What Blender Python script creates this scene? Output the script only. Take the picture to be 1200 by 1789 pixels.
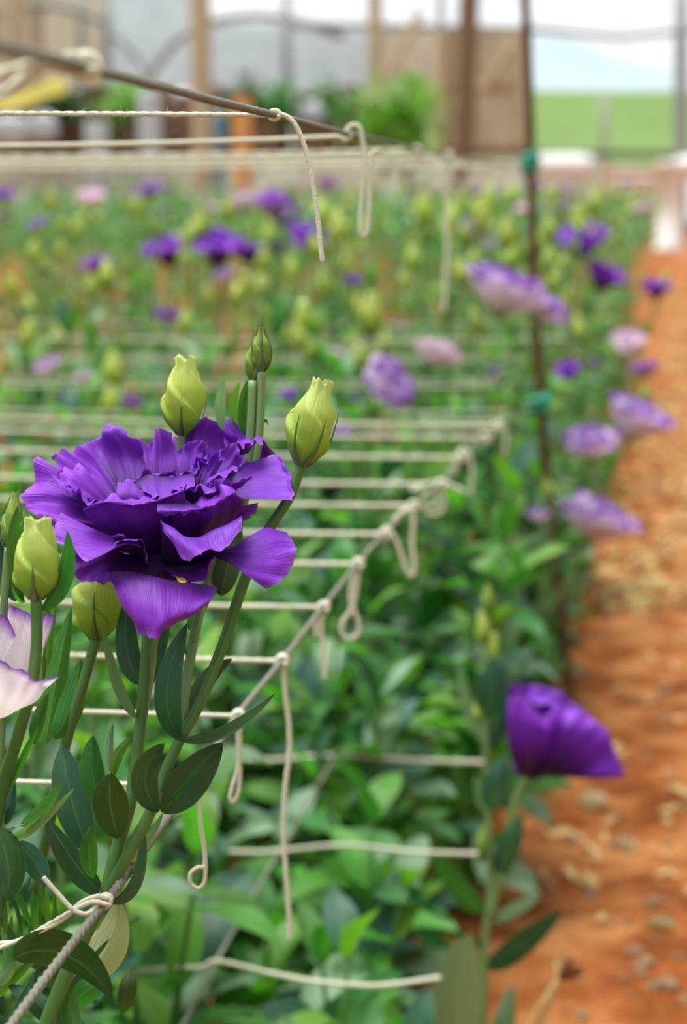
import bpy, math, random
import numpy as np
from mathutils import Vector, Matrix, Euler

# ------------------------------------------------------------------ camera, sky, sun, exposure
for o in list(bpy.data.objects):
    bpy.data.objects.remove(o, do_unlink=True)
SC = bpy.context.scene
COL = SC.collection
FPX, W, H = 3400.0, 1200.0, 1789.0
HOR, VPX = 312.0, 1190.0
PITCH = math.atan((H / 2 - HOR) / FPX)
YAW = math.atan((VPX - W / 2) / FPX * math.cos(PITCH))
CAMZ = 0.65
cam_d = bpy.data.cameras.new('camera')
cam = bpy.data.objects.new('camera', cam_d)
COL.objects.link(cam)
cam.location = (0, 0, CAMZ)
cam.rotation_euler = (math.pi / 2 - PITCH, 0, YAW)
cam_d.sensor_fit = 'VERTICAL'
cam_d.sensor_height = 24.0
cam_d.sensor_width = 24.0
cam_d.lens = FPX / H * 24.0
cam_d.clip_start, cam_d.clip_end = 0.02, 400
cam_d.dof.use_dof = True
cam_d.dof.focus_distance = 0.575
cam_d.dof.aperture_fstop = cam_d.lens / 5.6      # 5.6 mm opening
cam_d.dof.aperture_blades = 0
SC.camera = cam

world = bpy.data.worlds.new('overcast_sky')
SC.world = world
world.use_nodes = True
bg = world.node_tree.nodes['Background']
bg.inputs[0].default_value = (0.93, 0.97, 1.0, 1)
bg.inputs[1].default_value = 0.95
sun_d = bpy.data.lights.new('soft_sun', 'SUN')
sun_d.energy = 4.0
sun_d.angle = math.radians(35)
sun_d.color = (1.0, 0.97, 0.92)
sun = bpy.data.objects.new('soft_sun', sun_d)
COL.objects.link(sun)
sun.rotation_euler = Euler((math.radians(-5), math.radians(-16), 0))
SC.view_settings.view_transform = 'Standard'
SC.view_settings.look = 'None'
SC.view_settings.gamma = 1.0
SC.view_settings.use_curve_mapping = False
SC.view_settings.exposure = 0.3

# ------------------------------------------------------------------ helpers
RM = np.array(cam.rotation_euler.to_matrix())
R_, U_, F_ = RM[:, 0], RM[:, 1], -RM[:, 2]
C_ = np.array([0, 0, CAMZ])
def P(px, py, d):
    return C_ + d * (F_ + (px - W / 2) / FPX * R_ - (py - H / 2) / FPX * U_)
def PA(a):
    a = np.asarray(a, float)
    px, py, d = a[..., 0], a[..., 1], a[..., 2]
    return C_ + d[..., None] * (F_ + ((px - W / 2) / FPX)[..., None] * R_ - ((py - H / 2) / FPX)[..., None] * U_)
def PZ(px, py, z):
    r = F_ + (px - W / 2) / FPX * R_ - (py - H / 2) / FPX * U_
    return C_ + r * ((z - CAMZ) / r[2])
def proj(p):
    q = np.asarray(p) - C_
    d = q @ F_
    return W / 2 + FPX * (q @ R_) / d, H / 2 - FPX * (q @ U_) / d, d

ORG = {}
def mesh(name, v, f, mat=None, uv=None, smooth=True):
    me = bpy.data.meshes.new(name)
    me.from_pydata(np.asarray(v, float).tolist(), [], f)
    if uv is not None:
        l = me.uv_layers.new(name='UVMap')
        idx = np.empty(len(me.loops), int)
        me.loops.foreach_get('vertex_index', idx)
        l.data.foreach_set('uv', np.asarray(uv, float)[idx].ravel())
    if smooth:
        me.polygons.foreach_set('use_smooth', [True] * len(me.polygons))
    if mat is not None:
        me.materials.append(mat)
    me.update()
    return me
def tag(o, label=None, cat=None, group=None, kind=None):
    if label: o['label'] = label
    if cat: o['category'] = cat
    if group: o['group'] = group
    if kind: o['kind'] = kind
    return o
def empty(name, loc, label, cat, group=None):
    o = bpy.data.objects.new(name, None)
    o.empty_display_size = 0.02
    COL.objects.link(o)
    o.location = loc
    ORG[o.name] = np.array(loc, float)
    return tag(o, label, cat, group)
def obj(name, v, f, mat, parent=None, uv=None, smooth=True):
    """one mesh object given in world coordinates"""
    v = np.asarray(v, float)
    if parent is not None:
        org = ORG[parent.name]
    else:
        org = v.mean(axis=0); org[2] = v[:, 2].min()
    o = bpy.data.objects.new(name, mesh(name, v - org, f, mat, uv, smooth))
    COL.objects.link(o)
    if parent is not None:
        o.parent = parent
    else:
        o.location = org
    ORG[o.name] = org
    return o
def link(name, me, parent=None, mat=None):
    """an object on shared mesh data with a local matrix"""
    o = bpy.data.objects.new(name, me)
    COL.objects.link(o)
    if parent is not None: o.parent = parent
    if mat is not None: o.matrix_basis = mat
    return o

def grid_faces(n, m, off=0, wrap=False):
    f = []
    mm = m if wrap else m - 1
    for i in range(n - 1):
        for j in range(mm):
            k = (j + 1) % m
            f.append((off + i * m + j, off + i * m + k, off + (i + 1) * m + k, off + (i + 1) * m + j))
    return f
def cr(pts, n):
    """Catmull-Rom through pts (k,dim) sampled at n values"""
    p = np.asarray(pts, float); k = len(p)
    if k == 2:
        t = np.linspace(0, 1, n)[:, None]
        return p[0] * (1 - t) + p[1] * t
    e = np.concatenate([(2 * p[0] - p[1])[None], p, (2 * p[-1] - p[-2])[None]])
    t = np.linspace(0, k - 1, n); i = np.minimum(t.astype(int), k - 2); u = (t - i)
    sh = (n,) + (1,) * (p.ndim - 1); u = u.reshape(sh)
    a, b, c, d = e[i], e[i + 1], e[i + 2], e[i + 3]
    return 0.5 * (2 * b + (c - a) * u + (2 * a - 5 * b + 4 * c - d) * u ** 2 + (3 * b - a - 3 * c + d) * u ** 3)
def tube_geo(pts, rad, seg=8, lobes=0, twist=0.0, amp=0.2, cap=True):
    p = np.asarray(pts, float); n = len(p)
    rad = np.full(n, rad, float) if np.isscalar(rad) else np.asarray(rad, float)
    t = np.gradient(p, axis=0); t /= np.linalg.norm(t, axis=1)[:, None] + 1e-12
    a = np.array([0, 0, 1.0]) if abs(t[0][2]) < .9 else np.array([1.0, 0, 0])
    nrm = np.cross(t[0], a); nrm /= np.linalg.norm(nrm)
    s = np.r_[0, np.cumsum(np.linalg.norm(np.diff(p, axis=0), axis=1))]
    V, UV = [], []
    th = np.arange(seg) * 2 * math.pi / seg
    for i in range(n):
        nrm = nrm - t[i] * (nrm @ t[i]); nrm /= np.linalg.norm(nrm) + 1e-12
        b = np.cross(t[i], nrm)
        r = rad[i]
        rr = r * (1 + (amp * np.abs(np.sin(lobes / 2 * (th + s[i] * twist))) - amp * .5 if lobes else 0 * th))
        V.append(p[i] + np.outer(np.cos(th) * rr, nrm) + np.outer(np.sin(th) * rr, b))
        UV.append(np.c_[th / 6.2832, np.full(seg, s[i])])
    V = np.vstack(V); UV = np.vstack(UV)
    f = grid_faces(n, seg, 0, True)
    if cap:
        f.append(tuple(range(seg - 1, -1, -1))); f.append(tuple(range((n - 1) * seg, n * seg)))
    return V, f, UV
class Geo:
    def __init__(s): s.v, s.f, s.uv, s.n = [], [], [], 0
    def add(s, v, f, uv=None):
        v = np.asarray(v, float)
        s.v.append(v); s.f += [tuple(i + s.n for i in q) for q in f]
        s.uv.append(np.zeros((len(v), 2)) if uv is None else np.asarray(uv, float)); s.n += len(v)
        return s
    def box(s, lo, hi, M=None):
        x0, y0, z0 = lo; x1, y1, z1 = hi
        v = np.array([(x, y, z) for z in (z0, z1) for y in (y0, y1) for x in (x0, x1)], float)
        if M is not None: v = v @ np.array(M)[:3, :3].T + np.array(M)[:3, 3]
        return s.add(v, [(0, 2, 3, 1), (4, 5, 7, 6), (0, 1, 5, 4), (2, 6, 7, 3), (0, 4, 6, 2), (1, 3, 7, 5)])
    def obj(s, name, mat, parent=None, smooth=True):
        return obj(name, np.vstack(s.v), s.f, mat, parent, np.vstack(s.uv), smooth)
    def mesh(s, name, mat, smooth=True):
        return mesh(name, np.vstack(s.v), s.f, mat, np.vstack(s.uv), smooth)

# ------------------------------------------------------------------ materials
def srgb(r, g, b):
    def c(x):
        x /= 255.0
        return x / 12.92 if x <= .04045 else ((x + .055) / 1.055) ** 2.4
    return (c(r), c(g), c(b), 1)
def nodes(name):
    m = bpy.data.materials.new(name); m.use_nodes = True
    nt = m.node_tree; nt.nodes.clear()
    return m, nt
def N(nt, t, **kw):
    n = nt.nodes.new(t)
    for k, v in kw.items(): setattr(n, k, v)
    return n
def ramp(nt, stops, fac):
    r = N(nt, 'ShaderNodeValToRGB')
    el = r.color_ramp.elements
    while len(el) < len(stops): el.new(0.5)
    for e, (p, c) in zip(el, stops): e.position = p; e.color = c
    nt.links.new(fac, r.inputs[0])
    return r.outputs[0]
def mixc(nt, a, b, fac, mode='MIX'):
    m = N(nt, 'ShaderNodeMix', data_type='RGBA', blend_type=mode)
    for s, x in ((6, a), (7, b), (0, fac)):
        if hasattr(x, 'is_linked'): nt.links.new(x, m.inputs[s])
        else: m.inputs[s].default_value = x
    return m.outputs[2]
def finish(nt, col, rough=0.5, trans=0.0, tcol=None, bump=None, bdist=.001, spec=.5, bstr=1.0, sheen=None):
    b = N(nt, 'ShaderNodeBsdfPrincipled')
    if hasattr(col, 'is_linked'): nt.links.new(col, b.inputs['Base Color'])
    else: b.inputs['Base Color'].default_value = col
    b.inputs['Roughness'].default_value = rough
    b.inputs['Specular IOR Level'].default_value = spec
    if sheen:
        b.inputs['Sheen Weight'].default_value = sheen[0]; b.inputs['Sheen Tint'].default_value = sheen[1]; b.inputs['Sheen Roughness'].default_value = .4
    if bump is not None:
        bp = N(nt, 'ShaderNodeBump'); bp.inputs['Distance'].default_value = bdist; bp.inputs['Strength'].default_value = bstr
        nt.links.new(bump, bp.inputs['Height']); nt.links.new(bp.outputs[0], b.inputs['Normal'])
    out = N(nt, 'ShaderNodeOutputMaterial')
    sh = b.outputs[0]
    if trans > 0:
        t = N(nt, 'ShaderNodeBsdfTranslucent')
        c = tcol if tcol is not None else col
        if hasattr(c, 'is_linked'): nt.links.new(c, t.inputs[0])
        else: t.inputs[0].default_value = c
        mx = N(nt, 'ShaderNodeMixShader'); mx.inputs[0].default_value = trans
        nt.links.new(sh, mx.inputs[1]); nt.links.new(t.outputs[0], mx.inputs[2]); sh = mx.outputs[0]
    nt.links.new(sh, out.inputs[0])
def noise(nt, scale, detail=3, coord='Object', rough=.5, stretch=None):
    tc = N(nt, 'ShaderNodeTexCoord'); n = N(nt, 'ShaderNodeTexNoise')
    n.inputs['Scale'].default_value = scale; n.inputs['Detail'].default_value = detail; n.inputs['Roughness'].default_value = rough
    src = tc.outputs[coord]
    if stretch:
        mp = N(nt, 'ShaderNodeMapping'); mp.inputs['Scale'].default_value = stretch
        nt.links.new(src, mp.inputs[0]); src = mp.outputs[0]
    nt.links.new(src, n.inputs['Vector'])
    return n.outputs[0]
def uvsep(nt):
    tc = N(nt, 'ShaderNodeTexCoord'); s = N(nt, 'ShaderNodeSeparateXYZ')
    nt.links.new(tc.outputs['UV'], s.inputs[0]); return s.outputs[0], s.outputs[1]
def math_(nt, op, a, b=0.0):
    m = N(nt, 'ShaderNodeMath', operation=op)
    for i, x in enumerate((a, b)):
        if hasattr(x, 'is_linked'): nt.links.new(x, m.inputs[i])
        else: m.inputs[i].default_value = x
    return m.outputs[0]
def vary(nt, col, amt=.25, hue=.05):
    oi = N(nt, 'ShaderNodeObjectInfo'); h = N(nt, 'ShaderNodeHueSaturation')
    v = math_(nt, 'MULTIPLY_ADD', oi.outputs['Random'], amt * 2); v.node.inputs[2].default_value = 1 - amt
    nt.links.new(v, h.inputs['Value'])
    hu = math_(nt, 'MULTIPLY_ADD', math_(nt, 'FRACT', math_(nt, 'MULTIPLY', oi.outputs['Random'], 7.31)), hue); hu.node.inputs[2].default_value = .5 - hue / 2
    nt.links.new(hu, h.inputs['Hue']); nt.links.new(col, h.inputs['Color'])
    return h.outputs[0]
def leaf_mat(name, c1, c2, rib, rough=.42, trans=.28, amt=.2, tboost=1.5):
    m, nt = nodes(name)
    u, v = uvsep(nt)
    a = math_(nt, 'ABSOLUTE', math_(nt, 'SUBTRACT', u, .5))
    base = mixc(nt, c1, c2, noise(nt, 90, 4))
    side = N(nt, 'ShaderNodeTexWave'); side.wave_type = 'BANDS'
    ribf = ramp(nt, [(0, (.6, .6, .6, 1)), (.025, (.2, .2, .2, 1)), (.06, (0, 0, 0, 1))], a)
    col = mixc(nt, base, rib, ribf)
    edge = ramp(nt, [(.478, (0, 0, 0, 1)), (.5, (.45, .45, .45, 1))], a)
    col = mixc(nt, col, rib, edge)
    nt.nodes.remove(side)
    col = vary(nt, col, amt)
    tc = mixc(nt, col, (tboost * .9, tboost * 1.25, tboost * .35, 1), 1.0, 'MULTIPLY')
    rel = math_(nt, 'ADD', math_(nt, 'MULTIPLY', ribf, -1.0), noise(nt, 60, 2, 'UV', stretch=(.35, .06, 1)))
    finish(nt, col, rough, trans, tc, rel, .0006, .4)
    return m
LEAF_DK = leaf_mat('leaf_blue_green', srgb(38, 84, 66), srgb(58, 108, 86), srgb(112, 150, 108), .45, .16)
LEAF_MD = leaf_mat('leaf_mid_green', srgb(46, 108, 44), srgb(72, 134, 56), srgb(128, 168, 92), .42, .28)
LEAF_BR = leaf_mat('leaf_fresh_green', srgb(82, 142, 48), srgb(104, 160, 62), srgb(150, 190, 100), .42, .35)
LEAF_PL = leaf_mat('leaf_pale_underside', srgb(150, 165, 120), srgb(168, 178, 138), srgb(190, 196, 150), .5, .25, .1)
LEAF_OL = leaf_mat('leaf_olive_underside', srgb(44, 78, 38), srgb(60, 94, 48), srgb(108, 138, 80), .55, .15, .1)
LEAF_GR = leaf_mat('leaf_grey_green', srgb(110, 146, 116), srgb(132, 164, 132), srgb(150, 178, 146), .5, .25, .2)
LEAF_SG = leaf_mat('leaf_sage', srgb(138, 166, 136), srgb(158, 182, 152), srgb(174, 194, 160), .5, .1, .1)
LEAF_FAR = leaf_mat('leaf_field', srgb(42, 98, 54), srgb(70, 126, 68), srgb(120, 158, 92), .5, .3, .3)

def stem_mat(name, c1, c2):
    m, nt = nodes(name)
    n = noise(nt, 60, 3, stretch=(4, 4, .4))
    finish(nt, mixc(nt, c1, c2, n), .4, .12, None, n, .0003, .5)
    return m
STEM = stem_mat('stem_green', srgb(62, 106, 46), srgb(98, 146, 76))
STEM_LT = stem_mat('stem_pale_green', srgb(108, 146, 88), srgb(140, 172, 112))

def petal_mat(name, stops, trans=.22, rough=.5, vein=.25, dark=(.6, .55, .65, 1), tmul=(1.2, .9, 1.3, 1), jit=.35, sheen=None):
    """colour along the petal (v: base to rim) with fine veins along its length"""
    m, nt = nodes(name)
    u, v = uvsep(nt)
    n1 = noise(nt, 1.0, 4, 'UV', stretch=(7, 2.0, 1))
    vv = math_(nt, 'ADD', v, math_(nt, 'MULTIPLY', math_(nt, 'SUBTRACT', n1, .5), jit))
    col = ramp(nt, stops, vv)
    vn = noise(nt, 1.0, 3, 'UV', stretch=(48, 1.6, 1))
    vf = ramp(nt, [(.38, (1, 1, 1, 1)), (.62, (0, 0, 0, 1))], vn)
    vf = math_(nt, 'MULTIPLY', vf, vein)
    col = mixc(nt, col, mixc(nt, col, dark, 1.0, 'MULTIPLY'), vf)
    col = vary(nt, col, .07, .014)
    finish(nt, col, rough, trans, mixc(nt, col, tmul, 1.0, 'MULTIPLY'), vn, .00035, .25, 1.0, sheen)
    return m
PUR = [(0, srgb(30, 5, 44)), (.22, srgb(62, 14, 100)), (.5, srgb(108, 32, 170)), (.9, srgb(130, 48, 196)), (1, srgb(150, 78, 206))]  # dark base: natural throat tone, deepened to paint in the throat's shade
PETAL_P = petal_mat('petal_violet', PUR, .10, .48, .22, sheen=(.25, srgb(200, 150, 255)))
PETAL_L = petal_mat('petal_lilac', [(0, srgb(222, 205, 224)), (.5, srgb(206, 176, 222)), (.85, srgb(168, 110, 205)), (1, srgb(140, 75, 190))], .3, .5, .15, (.8, .7, .9, 1))
PETAL_B = petal_mat('petal_white_violet_edge', [(0, srgb(224, 222, 196)), (.25, srgb(246, 240, 248)), (.82, srgb(244, 234, 250)), (.94, srgb(190, 140, 226)), (1, srgb(118, 48, 186))], .38, .5, .08, (.9, .84, .96, 1), (1, .97, 1.0, 1), jit=.18)
PETAL_W = petal_mat('petal_pale_pink', [(0, srgb(220, 214, 190)), (.3, srgb(246, 236, 242)), (.85, srgb(244, 228, 240)), (1, srgb(226, 196, 228))], .38, .5, .08, (.92, .88, .96, 1), (1, .97, 1, 1))
BUD_Y = petal_mat('bud_yellow_green', [(0, srgb(112, 150, 52)), (.3, srgb(170, 200, 78)), (.65, srgb(206, 222, 116)), (1, srgb(226, 234, 160))], .34, .42, .25, (.72, .82, .55, 1), (1.0, 1.15, .6, 1), jit=.2)
BUD_G = petal_mat('bud_green', [(0, srgb(96, 136, 52)), (.5, srgb(128, 164, 70)), (1, srgb(160, 184, 88))], .25, .45, .2, (.75, .8, .5, 1), (1.1, 1.1, .6, 1))
SEPAL = stem_mat('sepal_green', srgb(72, 100, 58), srgb(112, 136, 84))
YEL = petal_mat('petaloid_yellow', [(0, srgb(190, 190, 40)), (1, srgb(226, 220, 70))], .2)

def cord_mat(name, c1, c2, sc=900):
    m, nt = nodes(name)
    n = noise(nt, sc, 3); n2 = noise(nt, 40, 2)
    col = mixc(nt, mixc(nt, c1, c2, n), c1, math_(nt, 'MULTIPLY', n2, .4))
    finish(nt, col, .9, 0, None, n, .0004, .1)
    return m
STRING = cord_mat('cotton_string', srgb(200, 200, 176), srgb(238, 238, 222))
ROPE = cord_mat('grey_rope', srgb(80, 82, 72), srgb(166, 166, 150), 1500)
ROPE_DK = cord_mat('dark_grey_rope', srgb(62, 62, 57), srgb(176, 173, 160), 1500)
ROD = cord_mat('rusty_rod', srgb(74, 52, 34), srgb(110, 82, 58), 60)
def plain(name, c1, c2=None, sc=3, rough=.7, trans=0, bump=.01, stretch=None, amt=0):
    m, nt = nodes(name)
    n = noise(nt, sc, 4, stretch=stretch)
    col = mixc(nt, c1, c2 or c1, n)
    if amt: col = vary(nt, col, amt)
    finish(nt, col, rough, trans, None, n, bump, .3)
    return m
TEAL = plain('teal_tape', srgb(40, 140, 120), srgb(60, 165, 140), 30)
SHEET = plain('greenhouse_film', srgb(192, 214, 224), srgb(216, 230, 236), .8, .35, .52)
SHEET2 = plain('greenhouse_film_dusty', srgb(190, 184, 160), srgb(212, 206, 186), 1.2, .5, .4)
MESHB = plain('beige_shade_cloth', srgb(172, 160, 134), srgb(196, 184, 158), 2.0, .8, .35)
WOOD = plain('weathered_wood', srgb(160, 140, 110), srgb(186, 166, 134), 6, .8, 0, .004, (6, 6, .5))
WOOD_DK = plain('dark_wood', srgb(92, 70, 50), srgb(126, 98, 70), 6, .8, 0, .004, (6, 6, .5))
WOOD_OR = plain('orange_wood', srgb(196, 130, 72), srgb(216, 156, 98), 6, .8, 0, .004, (6, 6, .5))
PIPE = plain('grey_steel_pipe', srgb(122, 124, 122), srgb(150, 152, 150), 5, .5)
WHITE = plain('white_paint', srgb(226, 228, 224), srgb(238, 238, 234), 3, .6)
WHITEP = plain('white_plastic', srgb(196, 206, 190), srgb(214, 220, 204), 2, .5, .3)
BLUE = plain('blue_plastic', srgb(84, 130, 160), srgb(110, 150, 172), 3, .5)
YELT = plain('yellow_tarp', srgb(178, 160, 40), srgb(150, 140, 40), 3, .6, .2)
BROWN = plain('brown_crate', srgb(96, 72, 52), srgb(140, 108, 80), 8, .8, 0, .004, None, .25)
TAN = plain('tan_board', srgb(190, 158, 120), srgb(206, 176, 140), 4, .8)
SACK = plain('pale_sack', srgb(176, 182, 190), srgb(200, 204, 206), 5, .8, 0, .02)

# ------------------------------------------------------------------ the ground
def soil_mat():
    m, nt = nodes('red_soil')
    big = noise(nt, 2.2, 5); fine = noise(nt, 55, 6, rough=.65); lump = noise(nt, 14, 4)
    col = ramp(nt, [(.34, srgb(126, 68, 34)), (.48, srgb(168, 96, 50)), (.62, srgb(204, 138, 84))], lump)
    col = mixc(nt, col, srgb(212, 148, 92), ramp(nt, [(.55, (0, 0, 0, 1)), (.78, (.7, .7, .7, 1))], fine))
    col = mixc(nt, col, srgb(172, 96, 42), ramp(nt, [(.45, (0, 0, 0, 1)), (.7, (.5, .5, .5, 1))], big))
    h = math_(nt, 'ADD', math_(nt, 'MULTIPLY', lump, 1.0), math_(nt, 'MULTIPLY', fine, .35))
    finish(nt, col, .95, 0, None, h, .05, .1)
    return m
SOIL = soil_mat()
CLOD = plain('dry_clod', srgb(232, 186, 136), srgb(248, 218, 178), 40, .95, 0, .004, None, .15)
STRAW = plain('dry_litter', srgb(206, 170, 108), srgb(228, 200, 146), 60, .9, .1, .002, None, .2)
DRY = plain('dry_stalk', srgb(204, 160, 104), srgb(230, 196, 140), 50, .8, .1, .001)
DRYB = plain('withered_petal', srgb(120, 78, 58), srgb(160, 116, 88), 60, .9, .1, .001)

rng = np.random.default_rng(7)
random.seed(7)
def vnoise(x, y, s, seed=0):
    """smooth value noise"""
    r = np.random.default_rng(seed).random((64, 64))
    x = x / s; y = y / s
    xi, yi = np.floor(x).astype(int), np.floor(y).astype(int)
    fx, fy = x - xi, y - yi
    fx, fy = fx * fx * (3 - 2 * fx), fy * fy * (3 - 2 * fy)
    g = lambda a, b: r[a % 64, b % 64]
    return (g(xi, yi) * (1 - fx) + g(xi + 1, yi) * fx) * (1 - fy) + (g(xi, yi + 1) * (1 - fx) + g(xi + 1, yi + 1) * fx) * fy
def ground_z(x, y):
    x = np.asarray(x, float); y = np.asarray(y, float)
    z = .05 * (vnoise(x, y, .5, 1) - .5) + .030 * (vnoise(x, y, .13, 2) - .5) + .014 * (vnoise(x, y, .045, 3) - .5)
    return z * .7
xs = np.r_[np.linspace(-9, -.9, 42), np.linspace(-.85, 1.0, 80), np.linspace(1.2, 9, 20)]
ys = np.r_[np.linspace(-1.2, 1.0, 16), np.linspace(1.03, 5, 150), np.linspace(5.1, 30, 110)]
gx, gy = np.meshgrid(xs, ys)
gz = ground_z(gx, gy)
v = np.c_[gx.ravel(), gy.ravel(), gz.ravel()]
tag(obj('floor', v, grid_faces(len(ys), len(xs)), SOIL), 'red-brown bare soil of the greenhouse beds and path', 'ground', kind='structure')

# unseen shade cloth walls, added beside and behind the camera to cut fill light
WALLM = plain('fill_cutting_cloth', srgb(150, 140, 112), srgb(170, 160, 132), 1.0, .8, .25)  # tone picked dim so the added walls send back little light
def wall(name, a, b, h, label):
    n = 24
    t = np.linspace(0, 1, n); x = a[0] + (b[0] - a[0]) * t; y = a[1] + (b[1] - a[1]) * t
    nx, ny = -(b[1] - a[1]), b[0] - a[0]; L = math.hypot(nx, ny); wv = .04 * np.sin(t * 40)
    v = np.vstack([np.c_[x + nx / L * (wv + o_), y + ny / L * (wv + o_), np.full(n, z)] for o_, z in ((0, -.05), (0, h), (.02, h), (.02, -.05))])
    tag(obj(name, v, grid_faces(4, n), WALLM), label, 'wall', kind='structure')
wall('added_wall_right', (3.2, -3.5), (3.2, 16), 2.6, 'unseen shade cloth wall right of the path, added to cut fill light')
wall('added_wall_back', (-8.6, -3.5), (3.2, -3.5), 2.6, 'unseen shade cloth wall behind the viewer, added to cut fill light')
wall('added_wall_left', (-8.6, 20), (-8.6, -3.5), 2.6, 'unseen shade cloth wall on the left, added to cut fill light')
# ------------------------------------------------------------------ far end of the greenhouse
def bar(g, a, b, r, seg=8):
    pts = np.array([a, b], float)
    v, f, uv = tube_geo(cr(pts, 3), r, seg)
    return g.add(v, f, uv)
def slab(g, x0, x1, y0, y1, d, th=.03):
    """upright board facing the camera, from pixel bounds, real thickness"""
    a = [P(x0, y0, d), P(x1, y0, d), P(x1, y1, d), P(x0, y1, d)]
    n = np.array([F_[0], F_[1], 0]); n /= np.linalg.norm(n)
    v = np.vstack([a, np.array(a) + n * th])
    return g.add(v, [(0, 3, 2, 1), (4, 5, 6, 7), (0, 1, 5, 4), (1, 2, 6, 5), (2, 3, 7, 6), (3, 0, 4, 7)])
def post(name, px0, py0, px1, py1, d, wpx, mat, label, cat='post', group=None, square=True):
    a, b = P(px0, py0, d), P(px1, py1, d)
    if name in ('timber_post', 'steel_pipe'):           # stands on the ground
        b = a + (b - a) * (a[2] + .03) / (a[2] - b[2])
    v, f, uv = tube_geo(cr([a, b], 4), wpx / FPX * d / (1.41 if square else 2), 4 if square else 10)
    return tag(obj(name, v, f, mat, None, uv, not square), label, cat, group)
def ground_px(d): return HOR + CAMZ * FPX / d * 1.0

# film sheets of the end wall (each bay is one sheet)
DW = 21.0
bays = [(-60, 15, MESHB, 'beige shade cloth panel at the far left corner'), (15, 190, SHEET2, 'dusty film sheet left of the pale blue sheet'),
        (190, 352, SHEET, 'pale blue film sheet left of the wooden post'), (352, 502, SHEET, 'bright film sheet right of the wooden post'),
        (502, 655, SHEET, 'film sheet between the grey pipe and the tan brace'), (655, 772, SHEET2, 'film sheet behind the leafy green tree')]
for x0, x1, mt, lb in bays:
    g = Geo(); n = 12
    top = 42 if x0 > 350 else -40
    uu, vv = np.meshgrid(np.linspace(0, 1, 14), np.linspace(0, 1, 10))
    px = x0 + (x1 - x0) * uu; py = top + (155 - top) * vv if x0 < 352 else top + (165 - top) * vv
    dd = DW + .12 * (vnoise(uu * 9 + x0, vv * 6, 1.0, 5) - .5)
    o = obj('film_sheet', PA(np.dstack([px, py, dd]).reshape(-1, 3)), grid_faces(10, 14), mt)
    tag(o, lb, 'sheet')
# low skirt of white film along the beds
uu, vv = np.meshgrid(np.linspace(0, 1, 60), np.linspace(0, 1, 5))
px = -60 + 830 * uu; py = 270 + 66 * vv + 4 * vnoise(uu * 40, vv, 1, 4)
o = obj('film_skirt', PA(np.dstack([px, py, 18.6 + .1 * vnoise(uu * 60, vv * 3, 1, 9)]).reshape(-1, 3)), grid_faces(5, 60), WHITEP)
tag(o, 'low white film skirt running behind the flower beds', 'sheet')
# beige cloth panel, hung in two halves
for x0, x1, lb in ((768, 845, 'beige shade cloth panel left of the brown timber'), (845, 922, 'beige shade cloth panel beside the thin rusty rod')):
    uu, vv = np.meshgrid(np.linspace(0, 1, 14), np.linspace(0, 1, 12))
    o = obj('shade_cloth', PA(np.dstack([x0 + (x1 - x0) * uu, 52 + 222 * vv, 20 + .1 * vnoise(uu * 12, vv * 4, 1, 3)]).reshape(-1, 3)), grid_faces(12, 14), MESHB)
    tag(o, lb, 'cloth')
# wall of light film below the cloth
uu, vv = np.meshgrid(np.linspace(0, 1, 20), np.linspace(0, 1, 5))
o = obj('film_skirt', PA(np.dstack([765 + 285 * uu, 276 + 95 * vv, 18.9 + .1 * vnoise(uu * 30, vv * 3, 1, 9)]).reshape(-1, 3)), grid_faces(5, 20), WHITEP)
tag(o, 'pale pinkish white film skirt below the beige cloth panels', 'sheet')

for a in [('timber_post', 348, -60, 356, 420, 17.5, 27, WOOD, 'tall light wooden post left of centre, nearest of the timber posts'),
          ('timber_post', 28, -60, 25, 180, 20, 24, WOOD, 'wooden post in the upper left corner'),
          ('timber_post', 62, -60, 60, 170, 20.5, 20, WOOD, 'second wooden post from the upper left corner'),
          ('timber_post', 655, -60, 655, 230, 20, 18, WOOD, 'tan wooden post behind the leafy tree'),
          ('timber_post', 822, -60, 808, 290, 19, 26, WOOD_DK, 'brown leaning timber in front of the beige cloth'),
          ('timber_post', 775, 60, 770, 300, 19.2, 20, WOOD, 'tan wooden post at the left edge of the beige cloth'),
          ('timber_post', 905, 50, 912, 300, 19.2, 18, WOOD, 'tan wooden post at the right edge of the beige cloth'),
          ('timber_post', 423, 170, 425, 345, 17, 24, WOOD_OR, 'short orange wooden post beside the blue drum')]:
    post(*a)
for a in [('steel_pipe', 186, -60, 188, 200, 20.4, 14, PIPE, 'grey vertical pipe at the left end of the pale blue sheet'),
          ('steel_pipe', 140, -60, 142, 170, 20.4, 12, PIPE, 'grey vertical pipe seen above the white knot'),
          ('steel_pipe', 500, -60, 500, 260, 20, 16, PIPE, 'grey vertical pipe right of the bright film sheet'),
          ('steel_pipe', 768, -60, 772, 130, 20, 16, PIPE, 'grey pipe left of the brown timber, at the top'),
          ('steel_pipe', 1190, -60, 1190, 260, 20.5, 26, PIPE, 'grey pipe at the right edge of the picture'),
          ('steel_pipe', 1055, 165, 1055, 275, 24, 10, PIPE, 'thin pipe standing before the green bank')]:
    post(*a, cat='pipe', square=False)
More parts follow.
